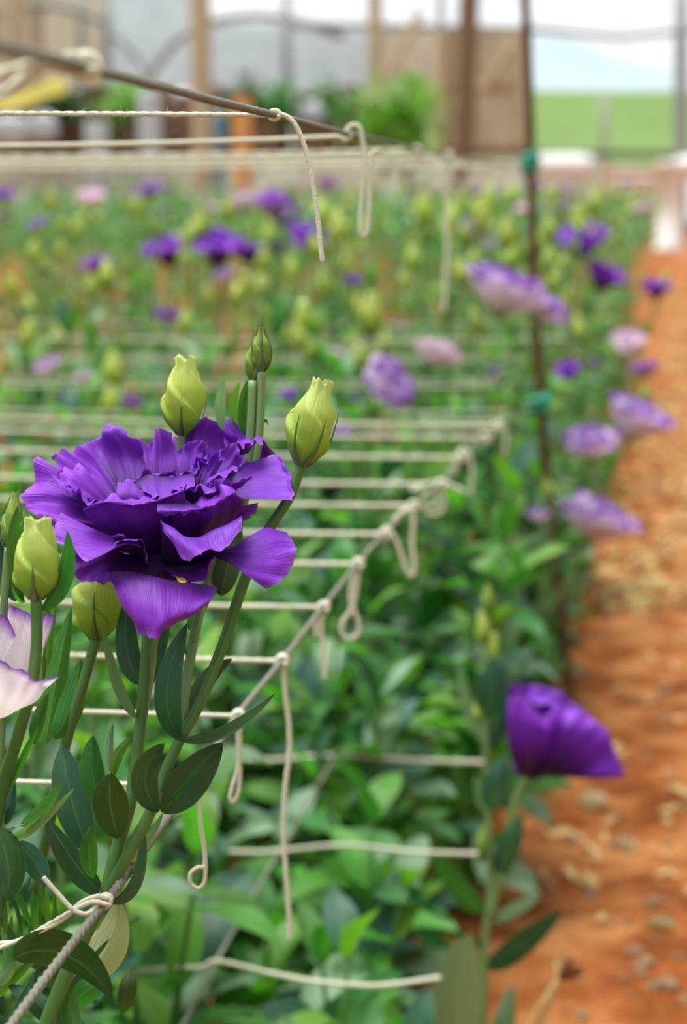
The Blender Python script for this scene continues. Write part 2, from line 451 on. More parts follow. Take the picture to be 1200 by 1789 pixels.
# diagonal braces, horizontal rails
for a in [('timber_brace', 735, 20, 640, 190, 19.8, 12, WOOD, 'tan diagonal brace behind the leafy tree'),
          ('timber_brace', 908, 56, 842, 160, 19.25, 14, WOOD, 'tan diagonal brace across the beige cloth'),
          ('timber_rail', 765, 152, 925, 152, 19.3, 14, WOOD, 'tan horizontal rail across the beige cloth'),
          ('timber_rail', 765, 268, 925, 262, 19.1, 12, WOOD_DK, 'dark horizontal rail at the foot of the beige cloth')]:
    post(*a, cat='timber')
for a in [('steel_rail', 500, 42, 930, 52, 20.2, 12, PIPE, 'grey horizontal pipe across the top centre'),
          ('steel_rail', 930, 50, 1080, 66, 20.2, 11, PIPE, 'sagging grey pipe above the distant roof, left half'),
          ('steel_rail', 1080, 66, 1260, 48, 20.2, 11, PIPE, 'sagging grey pipe above the distant roof, right half'),
          ('steel_rail', 925, 268, 1260, 272, 22, 12, PLK := plain('dark_rail', srgb(52, 74, 60), srgb(70, 84, 70), 4, .6), 'dark green rail at the foot of the green bank')]:
    post(*a, cat='pipe', square=False)
def arch(pts, d, wpx, lb):
    v, f, uv = tube_geo(cr(PA([(x, y, d) for x, y in pts]), 24), wpx / FPX * d / 2, 10)
    tag(obj('arched_pipe', v, f, PIPE, None, uv), lb, 'pipe')
arch([(258, 150), (268, 122), (300, 80), (345, 48), (400, 32), (470, 30), (540, 42), (600, 66)], 20.3, 15, 'curved grey hoop behind the light wooden post')
arch([(186, 56), (215, 78), (240, 104), (262, 140)], 20.35, 9, 'thin curved hoop on the pale blue sheet')
arch([(0, 25), (60, 8), (130, 18), (185, 40)], 20.3, 14, 'curved hoop in the upper left corner')
# things standing behind the beds on the left
def crate_stack(px, py0, py1, wpx, d, mat, lb, name='crate', cat='crate'):
    a, b = P(px - wpx / 2, py1, d), P(px + wpx / 2, py0, d)
    w = np.linalg.norm((P(px + wpx / 2, py1, d) - a)); h = b[2]
    bp = P(px, py1, d); bp[2] = 0
    t = empty(name, bp, lb, cat, None)
    t.rotation_euler = (0, 0, YAW)
    n = max(2, int(round(h / .12)))
    me = Geo(); me.box((-w / 2, -.012, 0), (w / 2, .012, h / n * .82)); me = me.mesh('board', mat, False)
    mb = Geo(); mb.box((-.012, -w * .35, 0), (.012, w * .35, h)); mb = mb.mesh('side', mat, False)
    for k in range(n):
        for s in (-1, 1):
            link('board', me, t, Matrix.Translation((0, s * w * .35, k * h / n)))
    for s in (-1, 1): link('side', mb, t, Matrix.Translation((s * w * .49, 0, 0)))
    return t
fz = empty('board_fence', P(290, 300, 20.55) * [1, 1, 0], 'dark brown board fence behind the crates on the left', 'fence')
ORG[fz.name] = np.array(fz.location)
for k in range(17):
    g = Geo(); x0_ = -60 + k * 41; y0_ = 156 + 8 * math.sin(k * 2.3)
    slab(g, x0_, x0_ + 37, y0_, HOR + CAMZ * FPX / 20.55 * 1.03, 20.55 + .03 * (k % 2), .03); g.obj('board', BROWN if k % 3 else WOOD_DK, fz, False)
for i, (px, y0, y1, w_, lb) in enumerate([(30, 165, 300, 90, 'brown slatted crate at the far left, below the yellow tarp'), (120, 158, 300, 84, 'brown slatted crate below the white knot'),
        (200, 160, 300, 70, 'brown slatted crate left of the blue-grey drum'), (305, 172, 300, 62, 'brown slatted crate just left of the light wooden post'),
        (455, 205, 300, 50, 'brown slatted crate right of the orange post'), (545, 215, 300, 60, 'brown slatted crate below the end of the arched hoop')]):
    crate_stack(px, y0, y1, w_, 19.4, BROWN, lb)
def drum(px, py0, py1, wpx, d, mat, lb, name='drum', cat='drum'):
    b, t = P(px, py1, d), P(px, py0, d); b[2] = 0; h = t[2] - b[2]; r = wpx / FPX * d / 2
    z = np.array([0, 0, .03, .3, .33, .36, .64, .67, .7, .97, 1, 1]); rr = np.array([0, .95, 1, 1, 1.05, 1, 1, 1.05, 1, 1, .96, 0])
    th = np.arange(20) * math.pi / 10
    v = np.vstack([np.c_[b[0] + r * q * np.cos(th), b[1] + r * q * np.sin(th), np.full(20, b[2] + h * zz)] for zz, q in zip(z, rr)])
    tag(obj(name, v, grid_faces(12, 20, 0, True), mat), lb, cat)
drum(380, 200, 290, 26, 18, BLUE, 'blue plastic drum between the two wooden posts')
drum(262, 160, 250, 40, 18.5, SACK, 'blue-grey drum left of the light wooden post')
def sack(px, py, wpx, hpx, d, lb, mat=SACK, seed=0):
    c = P(px, py, d); rx, rz = wpx / FPX * d / 2, hpx / FPX * d / 2
    a = np.linspace(-math.pi / 2, math.pi / 2, 10); b = np.arange(18) * math.pi / 9
    A, B = np.meshgrid(a, b, indexing='ij')
    sp = lambda x: np.sign(x) * np.abs(x) ** .7
    k = 1 + .12 * (vnoise(A * 2 + seed, B * 1.2, 1, seed) - .5)
    v = np.dstack([c[0] + rx * sp(np.cos(A)) * sp(np.cos(B)) * k, c[1] + rx * .6 * sp(np.cos(A)) * sp(np.sin(B)) * k, c[2] + rz * sp(np.sin(A)) * k]).reshape(-1, 3)
    tag(obj('sack', v, grid_faces(10, 18, 0, True), mat), lb, 'sack')
sack(20, 228, 70, 55, 18.3, 'pale grey sack at the far left edge', seed=1)
sack(75, 222, 50, 50, 18.2, 'pale grey sack, second from the left edge', seed=2)
drum(170, 214, 300, 40, 18.2, SACK, 'small grey drum in front of the crates')
sack(545, 197, 44, 38, 19.4, 'small pale sack on a crate below the arched hoop', seed=4)
uu, vv = np.meshgrid(np.linspace(0, 1, 24), np.linspace(0, 1, 8))
o = obj('tarp', PA(np.dstack([-30 + 145 * uu, 158 + 10 * np.sin(uu * 5) + vv * 30 - uu * 14, 18.6 - .4 * vv + .1 * vnoise(uu * 9, vv * 3, 1, 2)]).reshape(-1, 3)), grid_faces(8, 24), YELT)
tag(o, 'yellow tarp draped over crates at the far left', 'tarp')
# outside, beyond the right end: neighbouring roof, green bank
BANK = plain('green_bank', srgb(84, 112, 52), srgb(112, 134, 70), 1.2, .9, 0, .1)
ROOFM = plain('distant_film_roof', srgb(150, 166, 174), srgb(170, 184, 190), .5, .5, .1)
uu, vv = np.meshgrid(np.linspace(0, 1, 30), np.linspace(0, 1, 8))
o = obj('grass_bank', PA(np.dstack([560 + 900 * uu, 158 + 5 * vnoise(uu * 9, vv, 1, 1) + 130 * vv, 34 - 9 * vv]).reshape(-1, 3)), grid_faces(8, 30), BANK)
tag(o, 'green grass bank beyond the right end of the greenhouse', 'bank')
pr = [(560, 52), (700, 44), (880, 48), (980, 62), (1060, 92), (1130, 112), (1200, 124), (1320, 130)]
cc = cr(pr, 30); th = np.linspace(0, 1, 6)
v = np.vstack([PA(np.c_[cc[:, 0], cc[:, 1] * (1 - t) + 172 * t, np.full(30, 44 - 4 * t)]) for t in th])
tag(obj('distant_greenhouse_roof', v, grid_faces(6, 30), ROOFM), 'pale blue-grey roof of the neighbouring greenhouse above the green bank', 'roof')
# white tank, box, post at the end of the path
v, f, uv = tube_geo(cr([P(930, 290, 19), P(1034, 290, 19)], 6), [.10, .118, .12, .12, .118, .10], 20)
tag(obj('water_tank', v, f, WHITE, None, uv), 'white horizontal tank lying right of the rusty rod', 'tank')
v, f, uv = tube_geo(cr([P(1180, 292, 19.5), P(1300, 292, 19.5)], 6), [.10, .118, .12, .12, .118, .10], 20)
tag(obj('water_tank', v, f, WHITE, None, uv), 'white tank at the right edge behind the white post', 'tank')
crate_stack(1105, 288, 400, 92, 18.8, TAN, 'tan board crate at the end of the path', 'crate', 'crate')
def wpost():
    b = P(1168, 436, 17.6); h = P(1168, 282, 17.6)[2] - b[2]
    b[2] = 0
    z = [0, .02, .06, .07, .93, .94, 1.0, 1.0]; r = [.13, .135, .135, .115, .108, .125, .12, .0]
    th = np.arange(16) * math.pi / 8
    v = np.vstack([np.c_[b[0] + q * np.cos(th), b[1] + q * np.sin(th), np.full(16, (h + .02) * zz)] for zz, q in zip(z, r)])
    tag(obj('white_pillar', v, grid_faces(8, 16, 0, True), WHITE), 'thick white pillar standing at the end of the red path', 'pillar')
wpost()

# leaf-shaped surfaces ------------------------------------------------
def leaf_profile(t, base=.12):
    w = (t ** .62) * ((1 - t) ** .78)
    w = w / .44
    return np.maximum(w, base * (1 - t) ** 3 * (t < .5))
def leaf_local(L, wr, bend, fold, n=9, m=5, wav=0, seed=0):
    """leaf along +Y, face up +Z, length L, width ratio wr"""
    t = np.linspace(0, 1, n); u = np.linspace(-1, 1, m)
    ang = bend * t
    y = np.cumsum(np.r_[0, np.cos(ang[1:])]) / (n - 1); z = np.cumsum(np.r_[0, -np.sin(ang[1:])]) / (n - 1)
    hw = leaf_profile(t) * wr / 2
    T, Uu = np.meshgrid(t, u, indexing='ij')
    X = Uu * hw[:, None]
    Z = z[:, None] + fold * np.abs(X) + wav * np.sin(T * 9 + Uu * 2 + seed) * np.abs(Uu) * .03
    Y = np.repeat(y[:, None], m, 1)
    v = np.dstack([X, Y, Z]).reshape(-1, 3) * L
    uv = np.dstack([(Uu + 1) / 2, T]).reshape(-1, 2)
    return v, grid_faces(n, m), uv

# ------------------------------------------------------------------ tree behind the beds
def leafy_tree():
    base = P(700, 440, 16); base[2] = 0
    t = empty('small_tree', base, 'small bright green leafy tree behind the flower beds', 'tree')
    v, f, uv = tube_geo(cr([base, base + [.05, 0, .6], base + [-.03, 0, 1.3]], 8), np.linspace(.04, .02, 8), 8)
    obj('trunk', v, f, WOOD_DK, t, uv)
    g = Geo(); r = np.random.default_rng(5)
    for i in range(420):
        px = 695 + r.normal() * 36; py = 215 + r.normal() * 42
        if not (625 < px < 770 and 138 < py < 330): continue
        c = P(px, py, 16 + r.normal() * .25)
        v, f, uv = leaf_local(.13 + .09 * r.random(), .42, .6, .3, 6, 3)
        M = np.array(Euler((r.uniform(-.3, 1.3), r.uniform(-.5, .5), r.uniform(0, 6.28))).to_matrix())
        g.add(v @ M.T + c, f, uv)
    o = g.obj('foliage', LEAF_BR, t); o['kind'] = 'stuff'
leafy_tree()
def far_shrub(px, py, wpx, hpx, d, mat, lb, seed):
    base = P(px, py, d); base[2] = 0
    t = empty('shrub', base, lb, 'shrub'); r = np.random.default_rng(seed); g = Geo()
    v, f, uv = tube_geo(cr([base, base + [.03, 0, .5], base + [0, 0, 1.0]], 6), np.linspace(.03, .015, 6), 6); obj('stem', v, f, WOOD_DK, t, uv)
    for i in range(160):
        c = P(px + r.normal() * wpx * .3, py + r.normal() * hpx * .3, d + r.normal() * .2); c[2] = max(c[2], .3)
        v, f, uv = leaf_local(.12 + .1 * r.random(), .4, .6, .3, 5, 3)
        M = np.array(Euler((r.uniform(-.3, 1.3), r.uniform(-.5, .5), r.uniform(0, 6.28))).to_matrix()); g.add(v @ M.T + c, f, uv)
    o = g.obj('foliage', mat, t); o['kind'] = 'stuff'
far_shrub(215, 185, 60, 60, 18.9, LEAF_BR, 'bright green shrub below the grey rope at the far left', 1)
far_shrub(110, 190, 70, 40, 18.9, LEAF_OL, 'olive shrub behind the white knot at the far left', 2)
far_shrub(420, 190, 70, 70, 19.6, LEAF_OL, 'olive shrub right of the light wooden post', 3)
far_shrub(570, 200, 90, 90, 19.8, LEAF_MD, 'green shrub left of the leafy tree', 4)
far_shrub(490, 190, 60, 60, 19.8, LEAF_MD, 'green shrub behind the grey vertical pipe', 5)

# ------------------------------------------------------------------ support nets: rods, ropes, cross strings
def rope(name, pts, rpx, mat, label, cat='rope', n=160, lobes=3, parent=None, group=None, twist=620, seg=12):
    q = cr(pts, n)
    rad = rpx / 2 / FPX * q[:, 2] if rpx > 0 else np.full(n, -rpx)
    v, f, uv = tube_geo(PA(q), rad, seg, lobes, twist, .45)
    o = obj(name, v, f, mat, parent, uv)
    if parent is None: tag(o, label, cat, group)
    return o
def wire(name, pts, r, mat, parent=None, n=40, seg=8, lobes=3):
    q = cr(pts, n)
    v, f, uv = tube_geo(PA(q), r, seg, lobes, 2600, .3)
    return obj(name, v, f, mat, parent, uv)
def knot_geo(g, px, py, d, axis, rr, r, turns=2, pitch=1.2):
    """string wound around a rope: a short helix"""
    c = P(px, py, d); ax = np.asarray(axis, float); ax /= np.linalg.norm(ax)
    a = np.cross(ax, [0, 0, 1] if abs(ax[2]) < .9 else [1, 0, 0]); a /= np.linalg.norm(a); b = np.cross(ax, a)
    n = 14 * turns; th = np.linspace(0, turns * 2 * math.pi, n); k = np.linspace(-.5, .5, n) * turns * r * 2 * pitch
    pts = c + np.outer(np.cos(th) * rr, a) + np.outer(np.sin(th) * rr, b) + np.outer(k, ax)
    v, f, uv = tube_geo(pts, r, 8, 3, 2600, .3)
    g.add(v, f, uv)
YAX = np.array([0, 1.0, 0])
top_rope = [(-60, 66, .28), (0, 82, .30), (80, 100, .33), (170, 124, .38), (260, 147, .43), (350, 170, .49), (420, 187, .55), (480, 201, .61), (540, 217, .70),
            (600, 232, .82), (640, 241, .93), (690, 252, 1.1), (730, 262, 1.28), (830, 281, 1.7), (922, 292, 2.25)]
rope('top_rope', top_rope, -.00100, ROPE_DK, 'grey twisted rope running along the top net, highest in the picture', n=1800)
mid_rope = [(-30, 1860, .47), (20, 1790, .49), (100, 1682, .52), (185, 1575, .555), (240, 1502, .59), (295, 1425, .63), (345, 1355, .675), (415, 1250, .74), (492, 1155, .82),
            (565, 1060, .93), (625, 985, 1.03), (672, 932, 1.13), (720, 884, 1.23), (770, 845, 1.33), (806, 798, 1.46), (862, 748, 1.68), (932, 708, 2.25)]
rope('middle_rope', mid_rope, -.00115, ROPE, 'grey twisted rope rising from the bottom left corner along the middle net', n=1800)
low_rope = [(250, 1915, .95), (320, 1789, 1.03), (400, 1640, 1.13), (480, 1502, 1.26), (540, 1400, 1.36), (590, 1312, 1.47), (650, 1215, 1.63), (720, 1100, 1.9), (800, 960, 2.25)]
rope('low_rope', low_rope, -.0011, ROPE, 'grey rope of the lowest net, deep in the leaves below the middle rope', n=160)

def cross_string(knot, end_px, label, tail=None, r=.0010, sag=.004, rr=.0016, depth_gain=.17, extra=None, turns=2, tr=None, dy=0):
    """one string: span from its knot on the rope to the left, knot, hanging tail"""
    kx, ky, kd = knot
    t = empty('cross_string', P(kx, ky, kd), label, 'string', None)
    a = P(kx, ky, kd)
    L = 0.05
    # run along -X (across the bed) until it leaves the picture on the left
    n = 30; pts = []
    Lx = end_px
    for s in np.linspace(0, 1, n):
        p = a + np.array([-Lx * s, dy * s, 0]); p[2] += -sag * 4 * s * (1 - s)
        pts.append(p)
    v, f, uv = tube_geo(cr(np.array(pts), int(60 + 240 * min(1, .9 / kd))), r, 8, 3, 2600, .3)
    obj('span', v, f, STRING, t, uv)
    g = Geo(); knot_geo(g, kx, ky, kd, YAX, rr, r * 1.05, turns)
    g.obj('knot', STRING, t)
    if tail is not None:
        tails = tail if isinstance(tail[0][0], (tuple, list)) else [tail]
        for tl in tails:
            wire('tail', [p if len(p) == 3 else (p[0], p[1], kd) for p in tl], tr or r, STRING, t, 14 * len(tl))
    return t
# top net
cross_string((480, 201, .61), .30, 'top net string with a single long tail hanging from its knot', [(480, 199), (500, 203), (518, 222), (535, 265), (546, 320), (556, 390), (563, 458)], .00075, -.001, .0013, dy=-.012)
sp = SC.objects['span']; top_t = sp.parent
rz = np.random.default_rng(8); g = Geo(); a0 = P(480, 201, .61)
for k in range(150):
    u_ = rz.random() * .13; p0 = a0 + np.array([-u_, -.012 * u_ / .30, .0001 + .004 * .25 * u_ / .3]); dr = np.array([rz.normal(), rz.normal() * .5, rz.normal() - .3]); dr /= np.linalg.norm(dr)
    L_ = rz.uniform(.001, .0028); p1 = p0 + dr * L_ * .5 + rz.normal(size=3) * .0003; p2 = p0 + dr * L_ + rz.normal(size=3) * .0006
    v, f, uv = tube_geo(cr([p0, p1, p2], 5), .00004, 3); g.add(v, f, uv)
o = g.obj('fuzz', STRING, top_t); o['kind'] = 'stuff'
cross_string((605, 238, .84), .36, 'top net string whose tail hangs as a narrow closed loop', [(600, 240), (610, 222), (622, 219), (631, 232), (637, 290), (632, 350), (629, 400), (636, 412), (643, 400), (645, 350), (646, 300), (652, 268), (664, 262)], .00095, .004, .0016, dy=-.03)
cross_string((728, 262, 1.28), .52, 'top net string ending in a small curl behind the narrow loop', [(728, 262), (731, 282), (718, 294), (704, 290), (686, 270), (670, 262), (655, 268)], .0012, .004, .0018, dy=-.03)
cross_string((785, 272, 1.5), .60, 'top net string with a tangled bunch and a straight tail below it', [[(785, 272), (770, 300), (790, 318), (768, 305), (795, 295), (762, 330), (785, 312), (780, 340)], [(785, 280), (779, 330), (781, 420), (776, 545)]], .0014, .004, .0018)
for i, (x, y, d) in enumerate([(832, 281, 1.72), (868, 286, 1.9), (900, 289, 2.08)]):
    cross_string((x, y, d), .7 + .1 * i, ['top net string, nearest of the three before the rusty rod', 'top net string, middle of the three before the rusty rod', 'top net string, closest to the rusty rod'][i], None, .001)
# the thick knot close to the camera, top left
t = empty('cross_string', P(150, 118, .368), 'thick white string knotted on the top rope, nearest to the camera', 'string')
g = Geo(); knot_geo(g, 152, 116, .368, P(170, 124, .38) - P(80, 100, .33), .0017, .0013, 3, .7); g.obj('knot', STRING, t)
wire('strand', [(152, 130, .366), (110, 122, .36), (60, 112, .352), (25, 120, .35), (-40, 142, .35)], .0008, STRING, t)
wire('strand', [(148, 128, .368), (105, 120, .362), (58, 118, .355), (20, 152, .352), (-40, 190, .35)], .0008, STRING, t)
wire('tail', [(145, 112, .366), (130, 100, .364), (118, 98, .362)], .001, STRING, t, 12)
# middle net
t = empty('cross_string', P(185, 1575, .553), 'white double string tied to the middle rope at the lower left', 'string')
g = Geo(); knot_geo(g, 184, 1574, .5535, P(240, 1502, .59) - P(100, 1682, .52), .0015, .0007, 2, 1.0); g.obj('knot', STRING, t)
wire('strand', [(-30, 1668, .553), (0, 1656, .552), (60, 1632, .551), (110, 1606, .550), (140, 1578, .549), (168, 1566, .549), (186, 1570, .551)], .00065, STRING, t, 90)
wire('strand', [(-30, 1650, .555), (0, 1648, .554), (35, 1643, .553), (80, 1618, .551), (125, 1592, .549), (160, 1576, .548), (188, 1580, .549)], .00065, STRING, t, 90)
wire('tail', [(75, 1532, .546), (100, 1560, .546), (126, 1588, .546), (148, 1597, .547), (162, 1590, .548), (176, 1574, .550)], .0007, STRING, t, 60)
cross_string((335, 1372, .668), .30, 'middle net string whose twisted tail ends in a small ring', [(342, 1385, .664), (347, 1410, .664), (352, 1450, .664), (357, 1480, .664), (359, 1510, .664), (357, 1540, .664), (346, 1552, .664), (333, 1542, .664), (333, 1526, .664), (345, 1516, .664), (357, 1512, .665), (356, 1480, .666), (350, 1440, .666), (347, 1405, .666)], .0009, .003, .0017, dy=-.002, tr=.00065)
cross_string((415, 1251, .74), .36, 'middle net string with a slim teardrop loop as tail', [(418, 1256), (419, 1300), (416, 1340), (406, 1375), (402, 1394), (408, 1401), (416, 1385), (419, 1350), (416, 1300), (416, 1262)], .0009, .002, .0017, tr=.0008)
cross_string((492, 1155, .82), .42, 'middle net string with the longest straight tail hanging in front of the leaves', [(494, 1158), (497, 1200), (505, 1270), (505, 1320), (498, 1380), (495, 1450), (500, 1530), (505, 1600), (506, 1642)], .001, .002, .002)
cross_string((565, 1061, .93), .46, 'middle net string with a short straight tail', [[(566, 1064), (561, 1100), (566, 1150), (567, 1186)], [(560, 1064), (552, 1090), (552, 1112)]], .0011, .003, .002)
cross_string((625, 986, 1.03), .50, 'middle net string with a wide round loop as tail', [(622, 990), (613, 1030), (613, 1065), (600, 1085), (598, 1108), (612, 1116), (626, 1106), (626, 1086), (618, 1062), (624, 1020), (627, 990)], .0012, .003, .0022)
cross_string((672, 934, 1.13), .54, 'middle net string with a V shaped loop reaching the next knot', [(668, 934), (676, 922), (692, 945), (706, 985), (715, 1005), (724, 995), (720, 950), (722, 905), (714, 890), (692, 905), (690, 915)], .0013, .003, .0022)
cross_string((722, 884, 1.23), .58, 'middle net string just below the curled tangle', [(722, 884), (712, 892), (700, 900), (694, 912)], .0013, .003, .0022)
cross_string((770, 847, 1.33), .64, 'middle net string with a curled tangle and a short straight end', [[(718, 858), (745, 846), (775, 843), (812, 860)], [(760, 845), (775, 865), (772, 892), (752, 898), (738, 882), (744, 862), (762, 862), (764, 880), (750, 885)]], .0014, .003, .0024)
cross_string((806, 800, 1.46), .70, 'middle net string with a tall hanging loop past the curled tangle', [(806, 800), (790, 830), (806, 785), (822, 800), (824, 840), (822, 866)], .0014, .003, .0024)
cross_string((845, 765, 1.58), .76, 'middle net string left of the hanging loop near the rod', None, .0014, .003, .0024)
cross_string((868, 745, 1.70), .80, 'middle net string with a rounded loop near the rod', [(868, 745), (850, 775), (868, 738), (884, 760), (880, 795)], .0014, .003, .0024)
for i in range(9):
    d = 1.83 + .16 * i
    a = P(*[np.interp(min(d, 2.25), [1.68, 2.25], [862, 932]), np.interp(min(d, 2.25), [1.68, 2.25], [748, 690]), d])
    kx, ky, kd = proj(np.array([-.16 - .012 * (i % 3), a[1], .425 - .01 * (i % 2)]))
    ords = ['first', 'second', 'third', 'fourth', 'fifth', 'sixth', 'seventh', 'eighth', 'ninth']
    cross_string((kx, ky, kd), 1.0 + .03 * i, 'thin middle net string, %s of the blurred ones behind the last looped string' % ords[i], None, .0010, .01)
# low net
def low_string(pts, r, label):
    t = empty('cross_string', PA([pts[0]])[0], label, 'string')
    wire('span', pts, r, STRING, t, 90); return t
low_string([(380, 1322, 1.47), (470, 1328, 1.47), (590, 1320, 1.47), (720, 1328, 1.47), (848, 1332, 1.46)], .0015, 'low net string level with the lone violet flower on the right')
low_string([(400, 1488, 1.27), (470, 1488, 1.27), (600, 1477, 1.28), (720, 1488, 1.27), (835, 1492, 1.27)], .0013, 'low net string below the lone violet flower on the right')
low_string([(180, 1700, 1.08), (300, 1692, 1.07), (352, 1690, 1.07), (382, 1680, 1.07), (480, 1702, 1.07), (560, 1716, 1.06), (660, 1722, 1.06), (770, 1708, 1.06)], .0013, 'lowest net string sagging near the bottom edge of the picture')
# rods
def rod(pts, r, label):
    q = PA(cr(pts, 60))
    t = empty('support_rod', q[-1], label, 'rod')
    v, f, uv = tube_geo(q, r * (1 + .12 * np.sin(np.arange(60) * 2.1) * .3), 10)
    obj('shaft', v, f, ROD, t, uv)
    return t
rt = rod([(906, -120, 2.26), (917, 0, 2.26), (925, 200, 2.26), (930, 400, 2.26), (944, 700, 2.26), (958, 860, 2.26), (984, 1090, 2.26), (996, 1230, 2.26), (1003, 1310, 2.26)], .0058, 'thin rusty brown rod holding the nets at the edge of the path')
g = Geo(); knot_geo(g, 926, 285, 2.26, [0, 0, 1], .0075, .0045, 3, .8); g.obj('tie', TEAL, rt)
g = Geo(); knot_geo(g, 942, 706, 2.255, [0, 0, 1], .0085, .0055, 2, .8); g.obj('tie', TEAL, rt)

# ------------------------------------------------------------------ hero plants: patches traced with real depth
def normals_of(V):
    du = np.gradient(V, axis=1); dv = np.gradient(V, axis=0)
    n = np.cross(du, dv); n /= np.linalg.norm(n, axis=2)[..., None] + 1e-12
    return n
def petal(name, rows, dz, d0, mat, parent, ruffle=.6, seed=0, conv=None, nu=26, nv=26, v0=0.0, label=None, fr=1.0, v1=1.0):
    """rows: base..rim, each a list of pixel control points; dz: depth in mm for each row (number or list); d0: flower depth"""
    rows = np.asarray(rows, float)
    if conv: rows = np.dstack([rows[..., 0] * conv[0] + conv[2], rows[..., 1] * conv[1] + conv[3]])
    k, m = rows.shape[:2]
    D = np.array([np.full(m, z, float) if np.isscalar(z) else np.interp(np.linspace(0, 1, m), np.linspace(0, 1, len(z)), z) for z in dz])
    A = np.dstack([rows, d0 + D[..., None] / 1000.0])
    G = cr(A, nv)                                   # along the petal
    G = np.swapaxes(cr(np.swapaxes(G, 0, 1), nu), 0, 1)
    V = PA(G)
    n = normals_of(V)
    T, Uu = np.meshgrid(np.linspace(0, 1, nv), np.linspace(0, 1, nu), indexing='ij')
    r = np.random.default_rng(seed + 11)
    ph = r.uniform(0, 6.28, 8)
    w = (.55 * np.sin(Uu * 17 * fr + ph[0] + 2 * T) + .35 * np.sin(Uu * 31 * fr + ph[1] - 3 * T) + .35 * np.sin(Uu * 8 * fr + ph[2] + 4 * T))
    fold = .30 * np.sin(Uu * 11 * fr + ph[3]) + .2 * np.sin(Uu * 23 * fr + ph[4])
    V = V + n * ((w * T ** 3 * 1.3 + fold * np.sin(T * math.pi) * 1.0) * ruffle / 1000.0)[..., None]
    # fine notches in the rim
    rim = (np.sin(Uu * 47 + ph[5]) + .6 * np.sin(Uu * 83 + ph[6])) * (T ** 8) * ruffle * .22 / 1000
    dirv = np.gradient(V, axis=0); dirv /= np.linalg.norm(dirv, axis=2)[..., None] + 1e-12
    V = V + dirv * rim[..., None]
    uv = np.dstack([Uu, v0 + (v1 - v0) * T]).reshape(-1, 2)
    o = obj(name, V.reshape(-1, 3), grid_faces(nv, nu), mat, parent, uv)
    if label: o['label'] = label
    return o
def hleaf(parent, base, mid, tip, wl, wr, mat, el=0, er=0, n=22, m=9, wav=.6, seed=0, name='leaf', prof=None):
    """leaf by three midrib points (px,py,depth) and apparent half widths; el/er: depth of the two edges in mm"""
    b, c, t = (np.asarray(x, float) for x in (base, mid, tip))
    ctrl = 2 * c - (b + t) / 2
    s = np.linspace(0, 1, n)[:, None]
    q = b * (1 - s) ** 2 + 2 * ctrl * s * (1 - s) + t * s ** 2
    tg = np.gradient(q[:, :2], axis=0); tg /= np.linalg.norm(tg, axis=1)[:, None] + 1e-9
    pr = np.c_[tg[:, 1], -tg[:, 0]]            # left of travel direction (screen)
    w = leaf_profile(s[:, 0]) if prof is None else prof(s[:, 0])
    u = np.linspace(-1, 1, m)
    A = np.zeros((n, m, 3))
    for j, uu in enumerate(u):
        ww = (wl if uu < 0 else wr) * abs(uu) * (-1 if uu < 0 else 1)
        e = (el if uu < 0 else er) * abs(uu) ** 1.4
        off = -ww * w
        A[:, j, :2] = q[:, :2] + pr * (-off)[:, None] * 1.0
        A[:, j, 2] = q[:, 2] + e * w / 1000 + wav * np.sin(s[:, 0] * 8 + seed + uu) * abs(uu) ** 2 * w / 1000
    T, Uu = np.meshgrid(s[:, 0], (u + 1) / 2, indexing='ij')
    return obj(name, PA(A).reshape(-1, 3), grid_faces(n, m), mat, parent, np.dstack([Uu, T]).reshape(-1, 2))
def hstem(parent, pts, w0, w1, mat=STEM, name='stem', n=40):
    q = cr(pts, n)
    rad = np.linspace(w0, w1, n) / 2 / FPX * q[:, 2]
    v, f, uv = tube_geo(PA(q), rad, 12, 4, 0, .12)
    return obj(name, v, f, mat, parent, uv)
def basis(ax):
    ax = ax / np.linalg.norm(ax)
    a = np.cross(ax, F_); a /= np.linalg.norm(a); b = np.cross(ax, a)
    return ax, a, b                            # a: to the side on screen, b: towards/away
